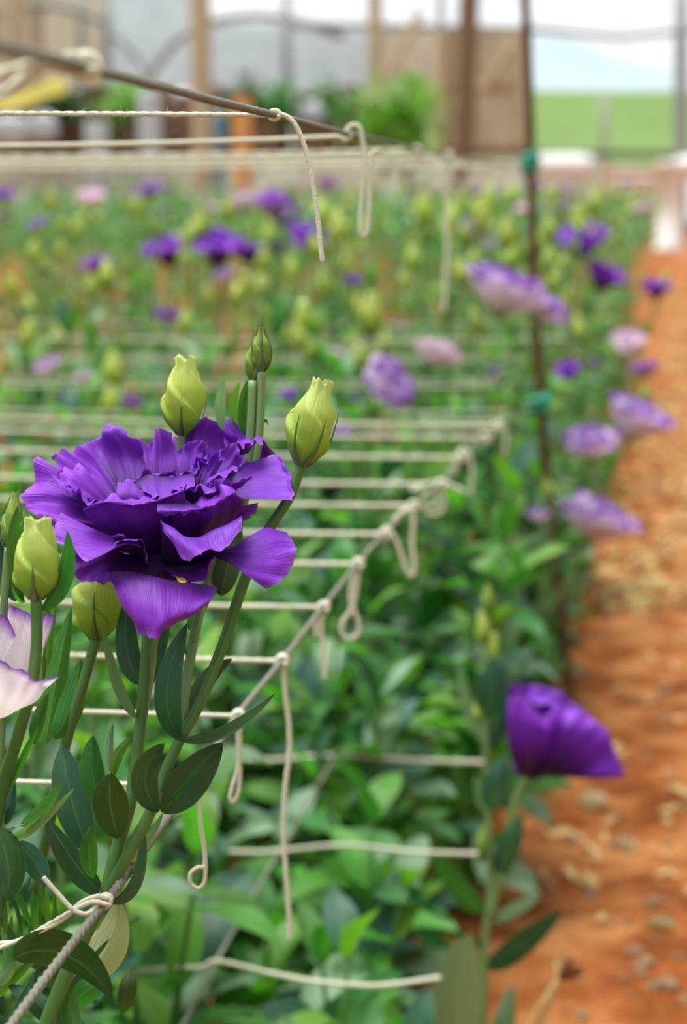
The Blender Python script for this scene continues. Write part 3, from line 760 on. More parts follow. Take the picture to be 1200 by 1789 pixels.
def hbud(parent, base, tip, wmax, wtip, mat, sepals, seed=0, vmax=.38, tw=2.6, prof=None, sep_w=5, open_=0.0):
    """closed bud with spirally wrapped petals; sepals: list of (angle deg, reach along bud, flare)"""
    b, t = P(*base), P(*tip); d = base[2]
    ax, a, c = basis(t - b); L = np.linalg.norm(t - b)
    n, m = 48, 72
    v = np.linspace(0, 1, n); th = np.arange(m) * 2 * math.pi / m
    k = np.array([0, .06, vmax * .5, vmax, vmax + .22, .80, .92, 1.0])
    rr = np.array([.18, .42, .86, 1.0, .90, .32 + .68 * wtip / wmax, wtip / wmax * 1.04, wtip / wmax * 1.08])
    rad = np.interp(v, k, rr); rad = np.convolve(np.pad(rad, 2, 'edge'), np.ones(5) / 5, 'valid') * wmax / 2 / FPX * d
    V, T = np.meshgrid(v, th, indexing='ij')
    saw = ((T / (2 * math.pi) * 3 + V * tw * .8 + seed * .37 + .05 * np.sin(9 * V + 2 * T)) % 1.0)
    step = np.where(saw < .9, saw / .9, (1 - saw) / .1)
    r = np.random.default_rng(seed); ph = r.uniform(0, 6.28, 4)
    Rr = rad[:, None] * (1 + .24 * (step - .5) * np.clip(V * 3, 0, 1) + .05 * np.sin(5 * T + 9 * V + ph[3]) * V + .10 * np.sin(3 * T + ph[0] + 6 * V) * V + .16 * np.sin(7 * T + ph[1]) * np.clip((V - .8) * 5, 0, 1))
    z = V * L + L * .035 * np.sin(4 * T + ph[2]) * np.clip((V - .85) * 6, 0, 1)
    X = b + z[..., None] * ax + (Rr * np.cos(T))[..., None] * a + (Rr * np.sin(T))[..., None] * c
    vv = X.reshape(-1, 3)
    f = grid_faces(n, m, 0, True)
    i0 = len(vv); vv = np.vstack([vv, [b + ax * L * .93]])
    f += [((n - 1) * m + j, (n - 1) * m + (j + 1) % m, i0) for j in range(m)]
    uv = np.vstack([np.dstack([T / 6.2832, V]).reshape(-1, 2), [(0, .8)]])
    o = obj('bud', vv, f, mat, parent, uv)
    for ang, reach, flare in sepals:
        an = math.radians(ang); s = np.linspace(0, 1, 22)
        zz = s * L * reach
        rs = np.interp(np.minimum(zz / L, 1.0), v, rad) * 1.07 + flare * s ** 3 * wmax / FPX * d + .0002
        hw = sep_w / 2 / FPX * d * (1 - s) ** .55 * (1 + .8 * np.exp(-((s - .1) / .15) ** 2))
        dirr = math.cos(an) * a + math.sin(an) * c; tan = -math.sin(an) * a + math.cos(an) * c
        mid = b + zz[:, None] * ax + rs[:, None] * dirr
        vv = np.stack([mid - hw[:, None] * tan, mid + .35 * hw[:, None] * dirr, mid + hw[:, None] * tan, mid - .25 * hw[:, None] * dirr], 1).reshape(-1, 3)
        obj('sepal', vv, grid_faces(22, 4, 0, True), SEPAL, o)
    return o

def to_ground(base, first):
    a, b = np.asarray(base, float), P(*first)
    return [tuple(proj(a + (b - a) * t)) for t in (0, .35, .6, .78, .89, .96)]
D0 = .585
A_ = empty('lisianthus_plant', P(70, 1850, .57) * [1, 1, 0], 'lisianthus with the large ruffled violet double flower in sharp focus', 'plant')
ORG[A_.name] = np.array(A_.location)
gb = P(70, 1850, .57)
hstem(A_, to_ground(gb * [1, 1, 0], (75, 1820, .57)) + [(75, 1820, .57), (100, 1740, .57), (140, 1650, .572), (185, 1562, .575)], 34, 26, STEM, n=60)
hstem(A_, [(185, 1562, .575), (205, 1480, .577), (228, 1400, .578), (240, 1310, .58), (250, 1220, .582), (257, 1120, .585), (268, 1040, .59), (280, 985, .592)], 24, 17)
hstem(A_, [(188, 1562, .572), (225, 1490, .57), (262, 1420, .57), (290, 1345, .573), (316, 1288, .575)], 24, 20)
hstem(A_, [(316, 1288, .575), (350, 1225, .578), (392, 1120, .582), (428, 1012, .586), (470, 925, .588), (505, 870, .588), (520, 830, .588), (526, 812, .588)], 20, 17)
hstem(A_, [(314, 1288, .577), (325, 1200, .582), (340, 1110, .59), (362, 1020, .6), (395, 930, .608), (430, 830, .61), (438, 745, .61), (442, 665, .61)], 18, 15, STEM_LT)
hstem(A_, [(240, 1300, .586), (262, 1180, .594), (272, 1080, .602), (290, 940, .612), (310, 830, .616), (318, 758, .616)], 16, 14, STEM_LT)
hstem(A_, [(395, 930, .608), (425, 880, .61), (445, 810, .61), (453, 750, .61), (457, 648, .61)], 14, 15, STEM_LT)

# the double flower -------------------------------------------------
fl_b = PA([(280, 985, .592), (285, 1000, .588)])
CV = (1 / 2.143, 1 / 2.143, 0, 680)
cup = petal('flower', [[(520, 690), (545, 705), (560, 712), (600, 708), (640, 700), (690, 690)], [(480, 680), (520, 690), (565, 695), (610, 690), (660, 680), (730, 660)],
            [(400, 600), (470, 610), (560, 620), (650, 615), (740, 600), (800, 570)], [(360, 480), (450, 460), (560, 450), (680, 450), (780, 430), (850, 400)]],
            [0, 4, 10, 14], D0, PETAL_P, A_, .4, 1, CV, v1=.3)  # dark base stops only, so throat shade sits in the colour
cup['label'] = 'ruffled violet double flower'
SEPG = [(250, 1.0), (290, 1.0)]
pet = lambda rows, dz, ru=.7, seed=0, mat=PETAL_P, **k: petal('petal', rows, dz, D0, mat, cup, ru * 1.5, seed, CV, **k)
pet([[(540, 742), (570, 744), (600, 745), (630, 744), (660, 740)], [(340, 668), (450, 695), (570, 708), (690, 702), (790, 655)], [(285, 560), (430, 580), (570, 590), (710, 580), (835, 530)], [(320, 470), (450, 440), (580, 430), (720, 430), (855, 415)]], [4, 12, 18, 20], .3, 60, v1=.3)  # backing petal, coloured dark to stand for shade deep in the flower
pet([[(520, 745), (560, 748), (600, 750), (640, 750), (680, 748)], [(390, 690), (490, 700), (580, 706), (650, 706), (740, 700)], [(360, 640), (480, 640), (590, 640), (670, 640), (790, 620)], [(380, 555), (490, 550), (600, 548), (670, 550), (760, 545)]], [-6, -8, -6, 2], .4, 66, v1=.25)  # extra filler petal in near-black base colours, painting the shaded throat
# back row
pet([[(440, 470), (465, 475), (490, 480), (510, 480), (530, 480)], [(425, 345), (455, 360), (490, 360), (520, 345), (548, 335)], [(372, 262), (420, 250), (460, 250), (508, 258), (552, 290)],
     [(326, 222), (368, 182), (405, 165), (465, 190), (536, 250)], [(330, 213), (385, 160), (428, 136), (482, 166), (528, 222)]], [6, 14, 22, [27, 20, 24], [29, 23, 20]], .8, 2)
pet([[(520, 440), (540, 440), (560, 440), (580, 440), (600, 440)], [(505, 320), (530, 320), (555, 320), (580, 320), (600, 320)], [(498, 240), (525, 240), (555, 245), (580, 240), (605, 235)], [(502, 196), (520, 178), (545, 205), (570, 195), (600, 200)]], [16, 26, 32, 34], .6, 3)
pet([[(560, 440), (590, 440), (620, 440), (650, 440), (670, 430)], [(556, 310), (590, 318), (620, 318), (652, 310), (680, 298)], [(566, 235), (592, 240), (615, 236), (638, 232), (662, 240)], [(582, 166), (592, 148), (612, 150), (630, 158), (650, 205)]], [6, 12, 16, [20, 14, 18]], .5, 4)
pet([[(640, 440), (670, 440), (700, 440), (730, 440), (760, 440)], [(640, 300), (700, 300), (750, 300), (800, 290), (850, 290)], [(636, 205), (690, 205), (738, 185), (800, 190), (872, 225)], [(640, 177), (690, 174), (754, 106), (818, 136), (888, 186)]], [12, 24, 32, [36, 30, 28]], .8, 5)
pet([[(780, 400), (795, 400), (810, 395), (825, 395), (840, 390)], [(848, 275), (880, 275), (915, 272), (950, 268), (985, 268)], [(838, 195), (880, 185), (920, 190), (965, 200), (1008, 248)], [(830, 148), (852, 106), (905, 140), (970, 158), (1026, 248)]], [16, 24, 30, [34, 30, 24]], .8, 6)
pet([[(850, 260), (870, 255), (890, 250), (910, 245), (930, 240)], [(870, 225), (890, 222), (910, 220), (940, 215), (955, 210)], [(885, 198), (905, 190), (930, 185), (955, 182), (982, 180)], [(890, 210), (912, 206), (935, 204), (958, 204), (978, 196)]], [22, 18, 14, 8], .8, 7, nu=18, nv=18)
# left side
pet([[(470, 500), (480, 520), (490, 540), (500, 555), (510, 570)], [(335, 380), (322, 420), (312, 450), (330, 490), (380, 520)], [(215, 300), (190, 365), (180, 410), (185, 455), (235, 500)], [(142, 260), (106, 360), (85, 412), (112, 465), (196, 508)]], [4, [4, 0, -8], [8, 0, -10], [12, 0, -10]], 1.3, 8)
pet([[(480, 470), (470, 480), (460, 480), (450, 480), (440, 470)], [(432, 350), (420, 385), (405, 405), (395, 412), (378, 404)], [(375, 262), (350, 295), (332, 315), (305, 325), (282, 330)], [(326, 218), (268, 224), (215, 236), (196, 262), (222, 300)]], [4, [14, 6], [22, 8], [24, 14, 4]], 1.2, 9)
pet([[(480, 490), (470, 500), (460, 505), (450, 505), (440, 500)], [(415, 400), (405, 412), (395, 420), (380, 425), (360, 425)], [(355, 318), (330, 322), (300, 328), (270, 345), (250, 380)], [(340, 308), (300, 300), (250, 300), (222, 315), (205, 350)]], [0, [4, -4], [8, -6], [10, -2]], 1.2, 10)
# front left, lower left
pet([[(560, 600), (555, 620), (550, 640), (548, 655), (545, 660)], [(470, 558), (485, 564), (500, 568), (520, 572), (545, 600)], [(400, 545), (410, 565), (420, 585), (432, 594), (462, 574)], [(300, 505), (295, 545), (305, 590), (342, 638), (395, 612)], [(230, 478), (203, 513), (205, 555), (262, 605), (330, 643)]], [-4, [-10, -22], [-14, -28], [-14, -33], [-12, -20, -34]], .6, 11)
pet([[(545, 645), (550, 650), (555, 655), (560, 660), (565, 662)], [(500, 575), (520, 568), (535, 580), (545, 610), (550, 650)], [(440, 570), (480, 562), (520, 565), (540, 590), (548, 650)], [(425, 580), (480, 565), (525, 562), (542, 590), (546, 652)]], [-4, -12, -20, -26], .3, 30, nu=16, nv=14)
pet([[(545, 650), (545, 655), (545, 660), (545, 665), (545, 670)], [(400, 590), (400, 625), (410, 655), (425, 680), (445, 690)], [(300, 600), (310, 655), (345, 690), (390, 705), (430, 705)], [(236, 600), (255, 678), (318, 718), (370, 728), (420, 724)]], [0, -8, -12, [-10, -20]], .5, 12)
# right side
pet([[(760, 420), (770, 440), (780, 460), (780, 480), (780, 500)], [(880, 295), (868, 340), (865, 380), (865, 410), (880, 425)], [(962, 266), (962, 310), (960, 355), (958, 392), (955, 420)], [(1030, 248), (1048, 295), (1060, 350), (1065, 392), (1055, 424)], [(1048, 254), (1072, 290), (1086, 340), (1098, 385), (1096, 420)]], [4, [8, -4], [14, -8], [16, -10], [14, -10]], .7, 13)
pet([[(790, 560), (800, 565), (810, 570), (818, 575), (825, 580)], [(840, 480), (860, 492), (875, 505), (880, 512), (870, 525)], [(900, 440), (910, 462), (905, 485), (895, 500), (880, 515)], [(975, 424), (958, 452), (942, 478), (925, 490), (902, 506)]], [2, 4, 6, 10], .4, 14)
pet([[(760, 600), (765, 608), (770, 615), (775, 622), (780, 628)], [(850, 595), (852, 606), (852, 618), (850, 632), (848, 646)], [(930, 548), (938, 590), (932, 630), (918, 664), (898, 680)], [(1000, 510), (1032, 560), (1034, 622), (1004, 684), (950, 714)], [(1046, 516), (1094, 566), (1106, 606), (1080, 690), (1002, 750)]], [-8, [-12, -18], [-12, -24], [-8, -24], [-4, -22]], .6, 15)
# front
pet([[(600, 660), (640, 670), (690, 670), (740, 660), (780, 640)], [(606, 560), (650, 580), (710, 590), (780, 570), (850, 520)], [(600, 488), (645, 522), (710, 553), (790, 535), (902, 476)], [(608, 510), (668, 565), (730, 588), (805, 580), (906, 484)], [(622, 540), (694, 642), (752, 606), (830, 606), (898, 530)]], [-6, -16, [-22, -27, -18], [-28, -33, -21], [-29, -36, -23]], .5, 16)
pet([[(600, 660), (640, 665), (690, 665), (740, 650), (780, 630)], [(615, 675), (655, 685), (705, 690), (750, 675), (795, 640)], [(640, 690), (670, 706), (712, 716), (760, 700), (806, 640)], [(648, 692), (680, 714), (712, 722), (758, 710), (810, 622)]], [-4, -10, -14, -16], .4, 17)
pet([[(530, 690), (570, 700), (610, 708), (650, 716), (690, 722)], [(416, 681), (500, 694), (600, 713), (700, 733), (804, 740)], [(428, 740), (515, 775), (605, 790), (700, 790), (806, 764)], [(462, 832), (530, 860), (600, 870), (680, 845), (776, 806)], [(505, 897), (540, 922), (574, 928), (640, 894), (722, 842)]], [-12, [-22, -27, -22], [-30, -36, -30], [-34, -40, -34], [-34, -39, -34]], .7, 18)
# inner cup walls with rolled rims
pet([[(430, 600), (500, 620), (560, 630), (620, 620), (680, 590)], [(365, 525), (450, 525), (540, 525), (620, 505), (700, 475)], [(316, 462), (400, 432), (500, 440), (590, 424), (690, 388)], [(312, 450), (395, 422), (500, 434), (590, 416), (690, 378)], [(350, 436), (420, 408), (500, 412), (590, 400), (700, 356)]], [-4, -14, -18, -19, -13], .8, 19)
pet([[(620, 610), (680, 610), (740, 600), (800, 570), (850, 530)], [(650, 545), (720, 525), (790, 495), (850, 455), (905, 425)], [(640, 455), (720, 452), (800, 440), (850, 410), (885, 392)], [(636, 442), (720, 446), (800, 432), (850, 400), (880, 384)], [(650, 425), (730, 410), (790, 402), (840, 372), (870, 348)]], [-4, -14, -18, -19, -13], .8, 20)
pet([[(440, 440), (490, 445), (530, 440), (570, 430), (595, 424)], [(436, 395), (485, 390), (525, 405), (560, 412), (590, 412)], [(440, 350), (482, 344), (524, 368), (560, 394), (592, 404)]], [-14, -13, -9], .5, 21, nu=18, nv=14)
pet([[(490, 352), (550, 316), (610, 322), (660, 322), (722, 310)], [(520, 355), (560, 335), (612, 340), (662, 340), (726, 325)], [(535, 375), (570, 385), (608, 395), (658, 370), (728, 350)], [(545, 392), (578, 404), (606, 418), (656, 388), (726, 366)]], [2, -6, -13, -16], .7, 22)
pet([[(590, 426), (640, 422), (700, 426), (730, 434), (757, 440)], [(588, 440), (640, 440), (690, 442), (730, 442), (762, 443)], [(590, 458), (642, 456), (690, 456), (730, 450), (762, 446)], [(606, 472), (650, 471), (690, 467), (720, 459), (757, 450)]], [-18, -22, -24, -23], .4, 23, nu=20, nv=14)
pet([[(680, 420), (690, 425), (700, 425), (720, 420), (735, 415)], [(668, 320), (690, 318), (715, 315), (740, 300), (752, 290)], [(662, 255), (690, 240), (720, 232), (750, 235), (768, 250)], [(668, 232), (698, 202), (745, 190), (774, 204), (768, 258)]], [4, 8, 12, 12], .6, 24)
pet([[(730, 430), (745, 425), (760, 420), (775, 415), (790, 410)], [(735, 360), (765, 345), (800, 330), (830, 325), (850, 325)], [(755, 290), (800, 270), (845, 260), (880, 270), (885, 300)], [(768, 262), (832, 224), (882, 202), (904, 262), (890, 308)]], [0, 4, 8, 8], .7, 25)
pet([[(745, 400), (760, 395), (775, 390), (790, 385), (800, 380)], [(760, 360), (790, 345), (820, 335), (845, 330), (860, 325)], [(772, 342), (806, 318), (846, 300), (880, 288), (905, 284)], [(776, 350), (812, 330), (850, 318), (876, 308), (902, 292)]], [-6, -5, -4, -8], .5, 26, nu=20, nv=16)
pet([[(770, 430), (785, 425), (800, 420), (815, 415), (825, 410)], [(775, 385), (800, 375), (825, 372), (850, 375), (865, 372)], [(784, 350), (815, 335), (845, 332), (864, 345), (872, 362)]], [-8, -9, -9], .6, 27, nu=18, nv=14)
pet([[(820, 400), (825, 398), (830, 396), (835, 394), (840, 392)], [(860, 365), (870, 362), (880, 362), (885, 370), (880, 378)], [(862, 355), (895, 342), (925, 330), (942, 329), (905, 368)]], [-10, -14, -17], .3, 28, nu=16, nv=12)
pet([[(690, 400), (705, 400), (720, 400), (735, 398), (750, 395)], [(700, 340), (720, 335), (740, 325), (755, 315), (765, 310)], [(715, 300), (735, 280), (765, 262), (785, 262), (790, 280)], [(712, 300), (740, 272), (772, 240), (798, 240), (800, 262)]], [-2, 0, 3, 2], .9, 29, nu=18, nv=16)
pet([[(430, 566), (440, 566), (450, 566), (460, 566), (465, 564)], [(420, 556), (432, 552), (446, 550), (460, 552), (472, 556)], [(424, 550), (434, 545), (446, 542), (460, 545), (470, 552)]], [-16, -20, -20], .2, 31, nu=10, nv=8)
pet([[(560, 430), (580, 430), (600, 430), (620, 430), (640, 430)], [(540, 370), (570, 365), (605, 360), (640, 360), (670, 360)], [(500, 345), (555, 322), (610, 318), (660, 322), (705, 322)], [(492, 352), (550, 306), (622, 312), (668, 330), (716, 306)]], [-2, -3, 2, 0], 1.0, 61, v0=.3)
pet([[(700, 430), (715, 430), (730, 428), (745, 425), (760, 420)], [(690, 370), (715, 360), (745, 350), (770, 345), (790, 345)], [(700, 330), (728, 305), (762, 282), (800, 270), (830, 275)], [(706, 322), (735, 288), (770, 262), (815, 246), (842, 262)]], [-3, -1, 2, 0], 1.2, 62)
pet([[(640, 440), (660, 440), (680, 438), (700, 435), (720, 430)], [(630, 405), (660, 395), (700, 385), (740, 385), (770, 385)], [(648, 385), (690, 372), (735, 368), (780, 366), (812, 362)], [(655, 392), (695, 380), (738, 378), (786, 374), (820, 352)]], [-10, -11, -12, -15], 1.1, 63, nu=20, nv=16)
pet([[(400, 470), (410, 475), (420, 480), (430, 480), (440, 480)], [(330, 410), (345, 420), (365, 430), (385, 438), (405, 442)], [(262, 365), (285, 385), (318, 400), (350, 415), (385, 430)], [(230, 362), (262, 385), (300, 402), (345, 420), (380, 436)]], [-4, -8, -6, -12], 1.2, 64, nu=20, nv=16)
pet([[(520, 520), (560, 525), (600, 525), (640, 520), (680, 510)], [(480, 480), (540, 485), (600, 480), (660, 475), (720, 460)], [(450, 440), (530, 440), (600, 436), (670, 440), (740, 420)]], [-2, -6, -8], 1.0, 65)
petal('stigma_lobe', [[(648, 696), (652, 698), (656, 700)], [(670, 704), (672, 712), (668, 720)], [(690, 708), (699, 718), (690, 726)]], [-31, -33, -36], D0, YEL, cup, .2, 33, CV, 8, 8, label='small yellow petaloid inside the flower')

# buds and leaves of the hero plant
hbud(A_, (318, 760, .616), (324, 624, .612), 74, 32, BUD_Y, [(200, .75, .02), (330, .75, .03), (265, .3, 0), (90, .6, .02), (30, .5, .1)], 3, .40)
hbud(A_, (526, 814, .588), (563, 666, .586), 82, 30, BUD_Y, [(210, .95, .30), (265, .92, .02), (330, .80, -.02), (60, .6, .05), (120, .6, .05)], 5, .42, sep_w=7)
hbud(A_, (457, 650, .61), (456, 572, .61), 32, 10, BUD_G, [(195, 1.28, .0), (250, 1.32, .02), (300, 1.22, .03), (345, 1.22, .0), (90, 1.2, 0)], 6, .42, sep_w=8)
hbud(A_, (442, 667, .612), (447, 590, .613), 30, 8, BUD_G, [(190, 1.3, -.05), (250, 1.3, -.05), (330, 1.2, 0), (120, 1.2, 0)], 7, .42, sep_w=8)
LV = lambda *a, **k: hleaf(A_, *a, **k)
LV((390, 752, .612), (386, 705, .610), (393, 660, .608), 9, 13, LEAF_GR, 2, -2)
LV((420, 760, .616), (408, 715, .617), (419, 668, .618), 9, 10, LEAF_BR, 2, -2)
LV((425, 760, .613), (424, 712, .612), (432, 664, .611), 10, 10, LEAF_MD, 2, -2)
LV((438, 752, .611), (428, 720, .611), (430, 680, .611), 6, 6, LEAF_BR)
LV((450, 756, .612), (462, 735, .611), (469, 745, .608), 3, 3, LEAF_MD)
LV((313, 1291, .572), (291, 1205, .566), (327, 1088, .572), 30, 25, LEAF_DK, -4, 3, seed=1)
LV((313, 1293, .570), (396, 1280, .560), (482, 1210, .556), 8, 17, LEAF_OL, -6, 4, seed=2)
LV((322, 1290, .582), (352, 1200, .592), (406, 1151, .60), 20, 18, LEAF_OL, 0, 3, seed=3)
LV((284, 1420, .575), (330, 1362, .570), (389, 1297, .566), 42, 36, LEAF_DK, 3, -5, seed=4)
LV((300, 1400, .566), (318, 1378, .563), (368, 1315, .56), 4, 6, LEAF_MD, 0, 0)
LV((277, 1418, .568), (254, 1358, .560), (288, 1298, .556), 26, 30, LEAF_DK, 2, -6, seed=5)
LV((207, 1464, .572), (192, 1402, .564), (195, 1350, .560), 38, 36, LEAF_OL, 3, 3, seed=6)
LV((178, 1415, .580), (162, 1350, .580), (163, 1284, .582), 24, 26, LEAF_MD, 4, 4, seed=7)
LV((155, 1490, .590), (124, 1390, .592), (110, 1300, .600), 36, 38, LEAF_DK, 5, 5, seed=8)
LV((180, 1564, .578), (128, 1505, .580), (78, 1425, .586), 24, 28, LEAF_DK, -5, 5, seed=9)
LV((163, 1535, .566), (155, 1488, .560), (162, 1442, .558), 18, 19, LEAF_MD, 3, 3, seed=10)
LV((190, 1576, .572), (238, 1540, .575), (250, 1430, .582), 13, 13, LEAF_DK, 3, -3, seed=11)
LV((212, 1520, .582), (256, 1470, .585), (284, 1420, .59), 9, 8, LEAF_GR, 3, -3, seed=12)
LV((238, 1254, .580), (203, 1195, .574), (178, 1086, .572), 14, 9, LEAF_GR, 3, -7, seed=13)
LV((244, 1196, .592), (222, 1130, .594), (224, 1040, .598), 24, 24, LEAF_DK, 2, 2, seed=14)
LV((262, 1200, .598), (276, 1120, .602), (300, 1050, .61), 20, 22, LEAF_DK, 2, 2, seed=15)
LV((386, 1040, .596), (398, 985, .60), (420, 905, .61), 26, 28, LEAF_OL, 3, 3, seed=15)
LV((330, 1100, .604), (352, 1050, .608), (380, 985, .61), 16, 16, LEAF_MD, 3, 3, seed=16)
LV((195, 1350, .586), (191, 1310, .588), (198, 1262, .59), 8, 8, LEAF_GR, 1, 1, seed=16)
LV((200, 1354, .584), (206, 1318, .584), (234, 1286, .586), 12, 10, LEAF_BR, 1, 1, seed=17)
# wide leaf at the bottom left and the pale one behind
wide = lambda s: np.sin(np.clip(s, 0, 1) ** .8 * math.pi) ** .6 * .95
LV((22, 1676, .548), (112, 1668, .556), (196, 1744, .560), 26, 42, LEAF_OL, 6, -4, seed=18, prof=wide)
LV((150, 1706, .585), (190, 1650, .588), (206, 1574, .592), 36, 32, LEAF_PL, 3, 3, seed=19, prof=wide)
LV((128, 1722, .572), (122, 1770, .57), (150, 1820, .565), 20, 20, LEAF_MD, 3, 3, seed=20)
LV((150, 1690, .578), (168, 1668, .572), (192, 1640, .57), 5, 6, LEAF_MD, 1, 1, seed=21)

rq = np.random.default_rng(77)
for k in range(26):
    x = rq.uniform(0, 110); y = rq.uniform(1600, 1680); L = rq.uniform(60, 120); dx = rq.normal() * 22
    d_ = rq.uniform(.6, .64)
    LV((x, y, d_), (x + dx * .4, y - L * .5, d_ - .004), (x + dx, y - L, d_ - .004), rq.uniform(4, 8), rq.uniform(4, 8), [LEAF_MD, LEAF_MD, LEAF_BR, LEAF_DK][k % 4], 1, 1, n=12, m=5, seed=k)
for k in range(14):
    x = rq.uniform(-10, 230); y = rq.uniform(1640, 1850); a = rq.uniform(-1, 1); L = rq.uniform(70, 130); d_ = rq.uniform(.62, .68)
    LV((x, y, d_), (x + L * .5 * math.sin(a), y - L * .5 * math.cos(a), d_ - .006), (x + L * math.sin(a * 1.3), y - L * math.cos(a * 1.2), d_), rq.uniform(14, 26), rq.uniform(14, 26), [LEAF_MD, LEAF_DK, LEAF_OL][k % 3], 3, 1, n=14, m=7, seed=k)

# second hero plant on the left: yellow bud, white flower with violet edge
B_ = empty('lisianthus_plant', P(-60, 1850, .60) * [1, 1, 0], 'lisianthus at the left edge with a yellow-green bud and a white flower edged in violet', 'plant')
ORG[B_.name] = np.array(B_.location)
hstem(B_, to_ground(P(-60, 1850, .60) * [1, 1, 0], (-50, 1800, .585)) + [(-50, 1800, .585), (-30, 1600, .575), (0, 1395, .57), (30, 1290, .560), (55, 1200, .552), (64, 1120, .546), (63, 1046, .544)], 30, 19, n=60)
hstem(B_, [(-20, 1500, .59), (10, 1380, .59), (30, 1290, .592), (50, 1210, .594)], 18, 14)
hbud(B_, (63, 1048, .544), (66, 906, .542), 84, 42, BUD_Y, [(240, .42, 0), (285, .45, 0), (330, .85, .0), (200, .7, 0), (90, .5, 0)], 9, .36, sep_w=9)
hbud(B_, (14, 960, .572), (27, 862, .575), 34, 12, BUD_G, [(200, 1.3, 0), (250, 1.26, .05), (310, 1.15, .2), (350, 1.2, .1)], 10, .4, sep_w=7)
hstem(B_, [(-30, 1600, .576), (-12, 1450, .58), (2, 1300, .58), (5, 1150, .578), (8, 1040, .574), (14, 956, .572)], 14, 13, STEM_LT)
hbud(B_, (168, 1118, .600), (172, 985, .604), 90, 40, BUD_Y, [(225, .9, 0), (265, .4, 0), (320, .85, 0), (90, .6, 0)], 12, .42, sep_w=7)
hstem(B_, [(60, 1560, .61), (90, 1420, .605), (115, 1300, .602), (140, 1215, .60), (158, 1150, .60), (168, 1116, .60)], 20, 18)
LB = lambda *a, **k: hleaf(B_, *a, **k)
LB((72, 1066, .546), (108, 1008, .544), (117, 926, .540), 24, 12, LEAF_MD, 2, -3, seed=1)
LB((40, 1050, .552), (24, 968, .550), (32, 882, .548), 15, 15, LEAF_MD, 3, 1, seed=2)
LB((28, 1050, .576), (8, 1000, .576), (-5, 920, .575), 14, 14, LEAF_DK, 3, 1, seed=3)
LB((44, 1052, .555), (30, 1010, .551), (42, 900, .552), 10, 12, LEAF_BR, 2, 0, seed=4)
LB((18, 1378, .570), (40, 1325, .566), (68, 1266, .562), 7, 8, LEAF_MD, 2, 0, seed=5)
LB((0, 1470, .565), (56, 1452, .558), (131, 1376, .553), 6, 15, LEAF_GR, 4, -3, seed=6)
LB((36, 1442, .560), (70, 1418, .556), (108, 1366, .553), 14, 14, LEAF_BR, -4, 2, seed=7)
LB((-5, 1462, .562), (18, 1450, .560), (42, 1440, .559), 4, 4, STEM_LT, 0, 0)
LB((-8, 1445, .560), (14, 1512, .557), (12, 1574, .556), 32, 34, LEAF_OL, 2, 2, seed=8, prof=wide)
LB((30, 1470, .575), (62, 1510, .574), (80, 1550, .572), 24, 24, LEAF_DK, 2, 2, seed=9)
LB((95, 1290, .60), (125, 1230, .60), (140, 1150, .605), 26, 26, LEAF_MD, 2, 2, seed=10)
LB((80, 1300, .606), (96, 1200, .61), (125, 1060, .615), 22, 26, LEAF_MD, 2, 2, seed=11)
LB((85, 1160, .60), (88, 1110, .60), (100, 1030, .602), 8, 8, LEAF_BR, 1, 1, seed=12)
LB((75, 1190, .602), (80, 1140, .602), (84, 1090, .602), 6, 6, LEAF_MD, 1, 1, seed=13)
LB((60, 1300, .59), (66, 1260, .588), (85, 1210, .588), 14, 14, LEAF_MD, 1, 1, seed=14)
LB((10, 1440, .572), (20, 1400, .572), (22, 1350, .574), 10, 10, LEAF_DK, 1, 1, seed=15)
LB((-10, 1720, .556), (10, 1705, .554), (26, 1676, .552), 12, 14, LEAF_GR, 1, 1, seed=16)
hleaf(A_, (10, 1790, .58), (40, 1755, .578), (66, 1690, .58), 14, 14, LEAF_DK, 1, 1, seed=17)
DB = .572
fb = petal('flower', [[(-22, 1250), (-12, 1254), (0, 1256), (12, 1252), (22, 1246)], [(-34, 1220), (-15, 1222), (0, 1224), (20, 1222), (34, 1214)], [(-40, 1170), (-20, 1170), (0, 1170), (24, 1172), (46, 1168)]], [2, 6, 10], DB, PETAL_B, B_, .3, 40)
fb['label'] = 'white flower with violet petal edges'
pb = lambda rows, dz, ru=.5, seed=0, **k: petal('petal', rows, dz, DB, PETAL_B, fb, ru, seed, None, **k)
pb([[(-20, 1235), (0, 1238), (10, 1238), (20, 1234), (30, 1226)], [(-30, 1150), (0, 1160), (15, 1165), (40, 1172), (56, 1172)], [(-34, 1100), (0, 1100), (20, 1105), (46, 1115), (68, 1128)], [(-30, 1058), (5, 1058), (25, 1060), (52, 1072), (74, 1098)]], [4, 2, 4, 8], .6, 41)
pb([[(10, 1235), (16, 1235), (22, 1232), (28, 1228), (34, 1222)], [(58, 1160), (62, 1160), (66, 1156), (68, 1150), (70, 1144)], [(70, 1078), (86, 1072), (97, 1080), (92, 1092), (80, 1110)]], [6, 14, 18], .3, 42)
pb([[(-60, 1240), (-50, 1236), (-40, 1238), (-30, 1240), (-20, 1244)], [(-70, 1160), (-50, 1150), (-30, 1150), (-10, 1152), (5, 1160)], [(-80, 1100), (-50, 1075), (-20, 1070), (10, 1078), (28, 1110)]], [2, -4, -4], .6, 43)
pb([[(-30, 1252), (-10, 1255), (5, 1253), (20, 1247), (30, 1240)], [(-34, 1215), (-5, 1212), (22, 1216), (44, 1220), (62, 1226)], [(-36, 1180), (0, 1180), (30, 1190), (52, 1200), (80, 1204)], [(-34, 1142), (5, 1156), (40, 1171), (60, 1188), (104, 1182)]], [-14, -32, -38, [-38, -42, -36]], .7, 44)

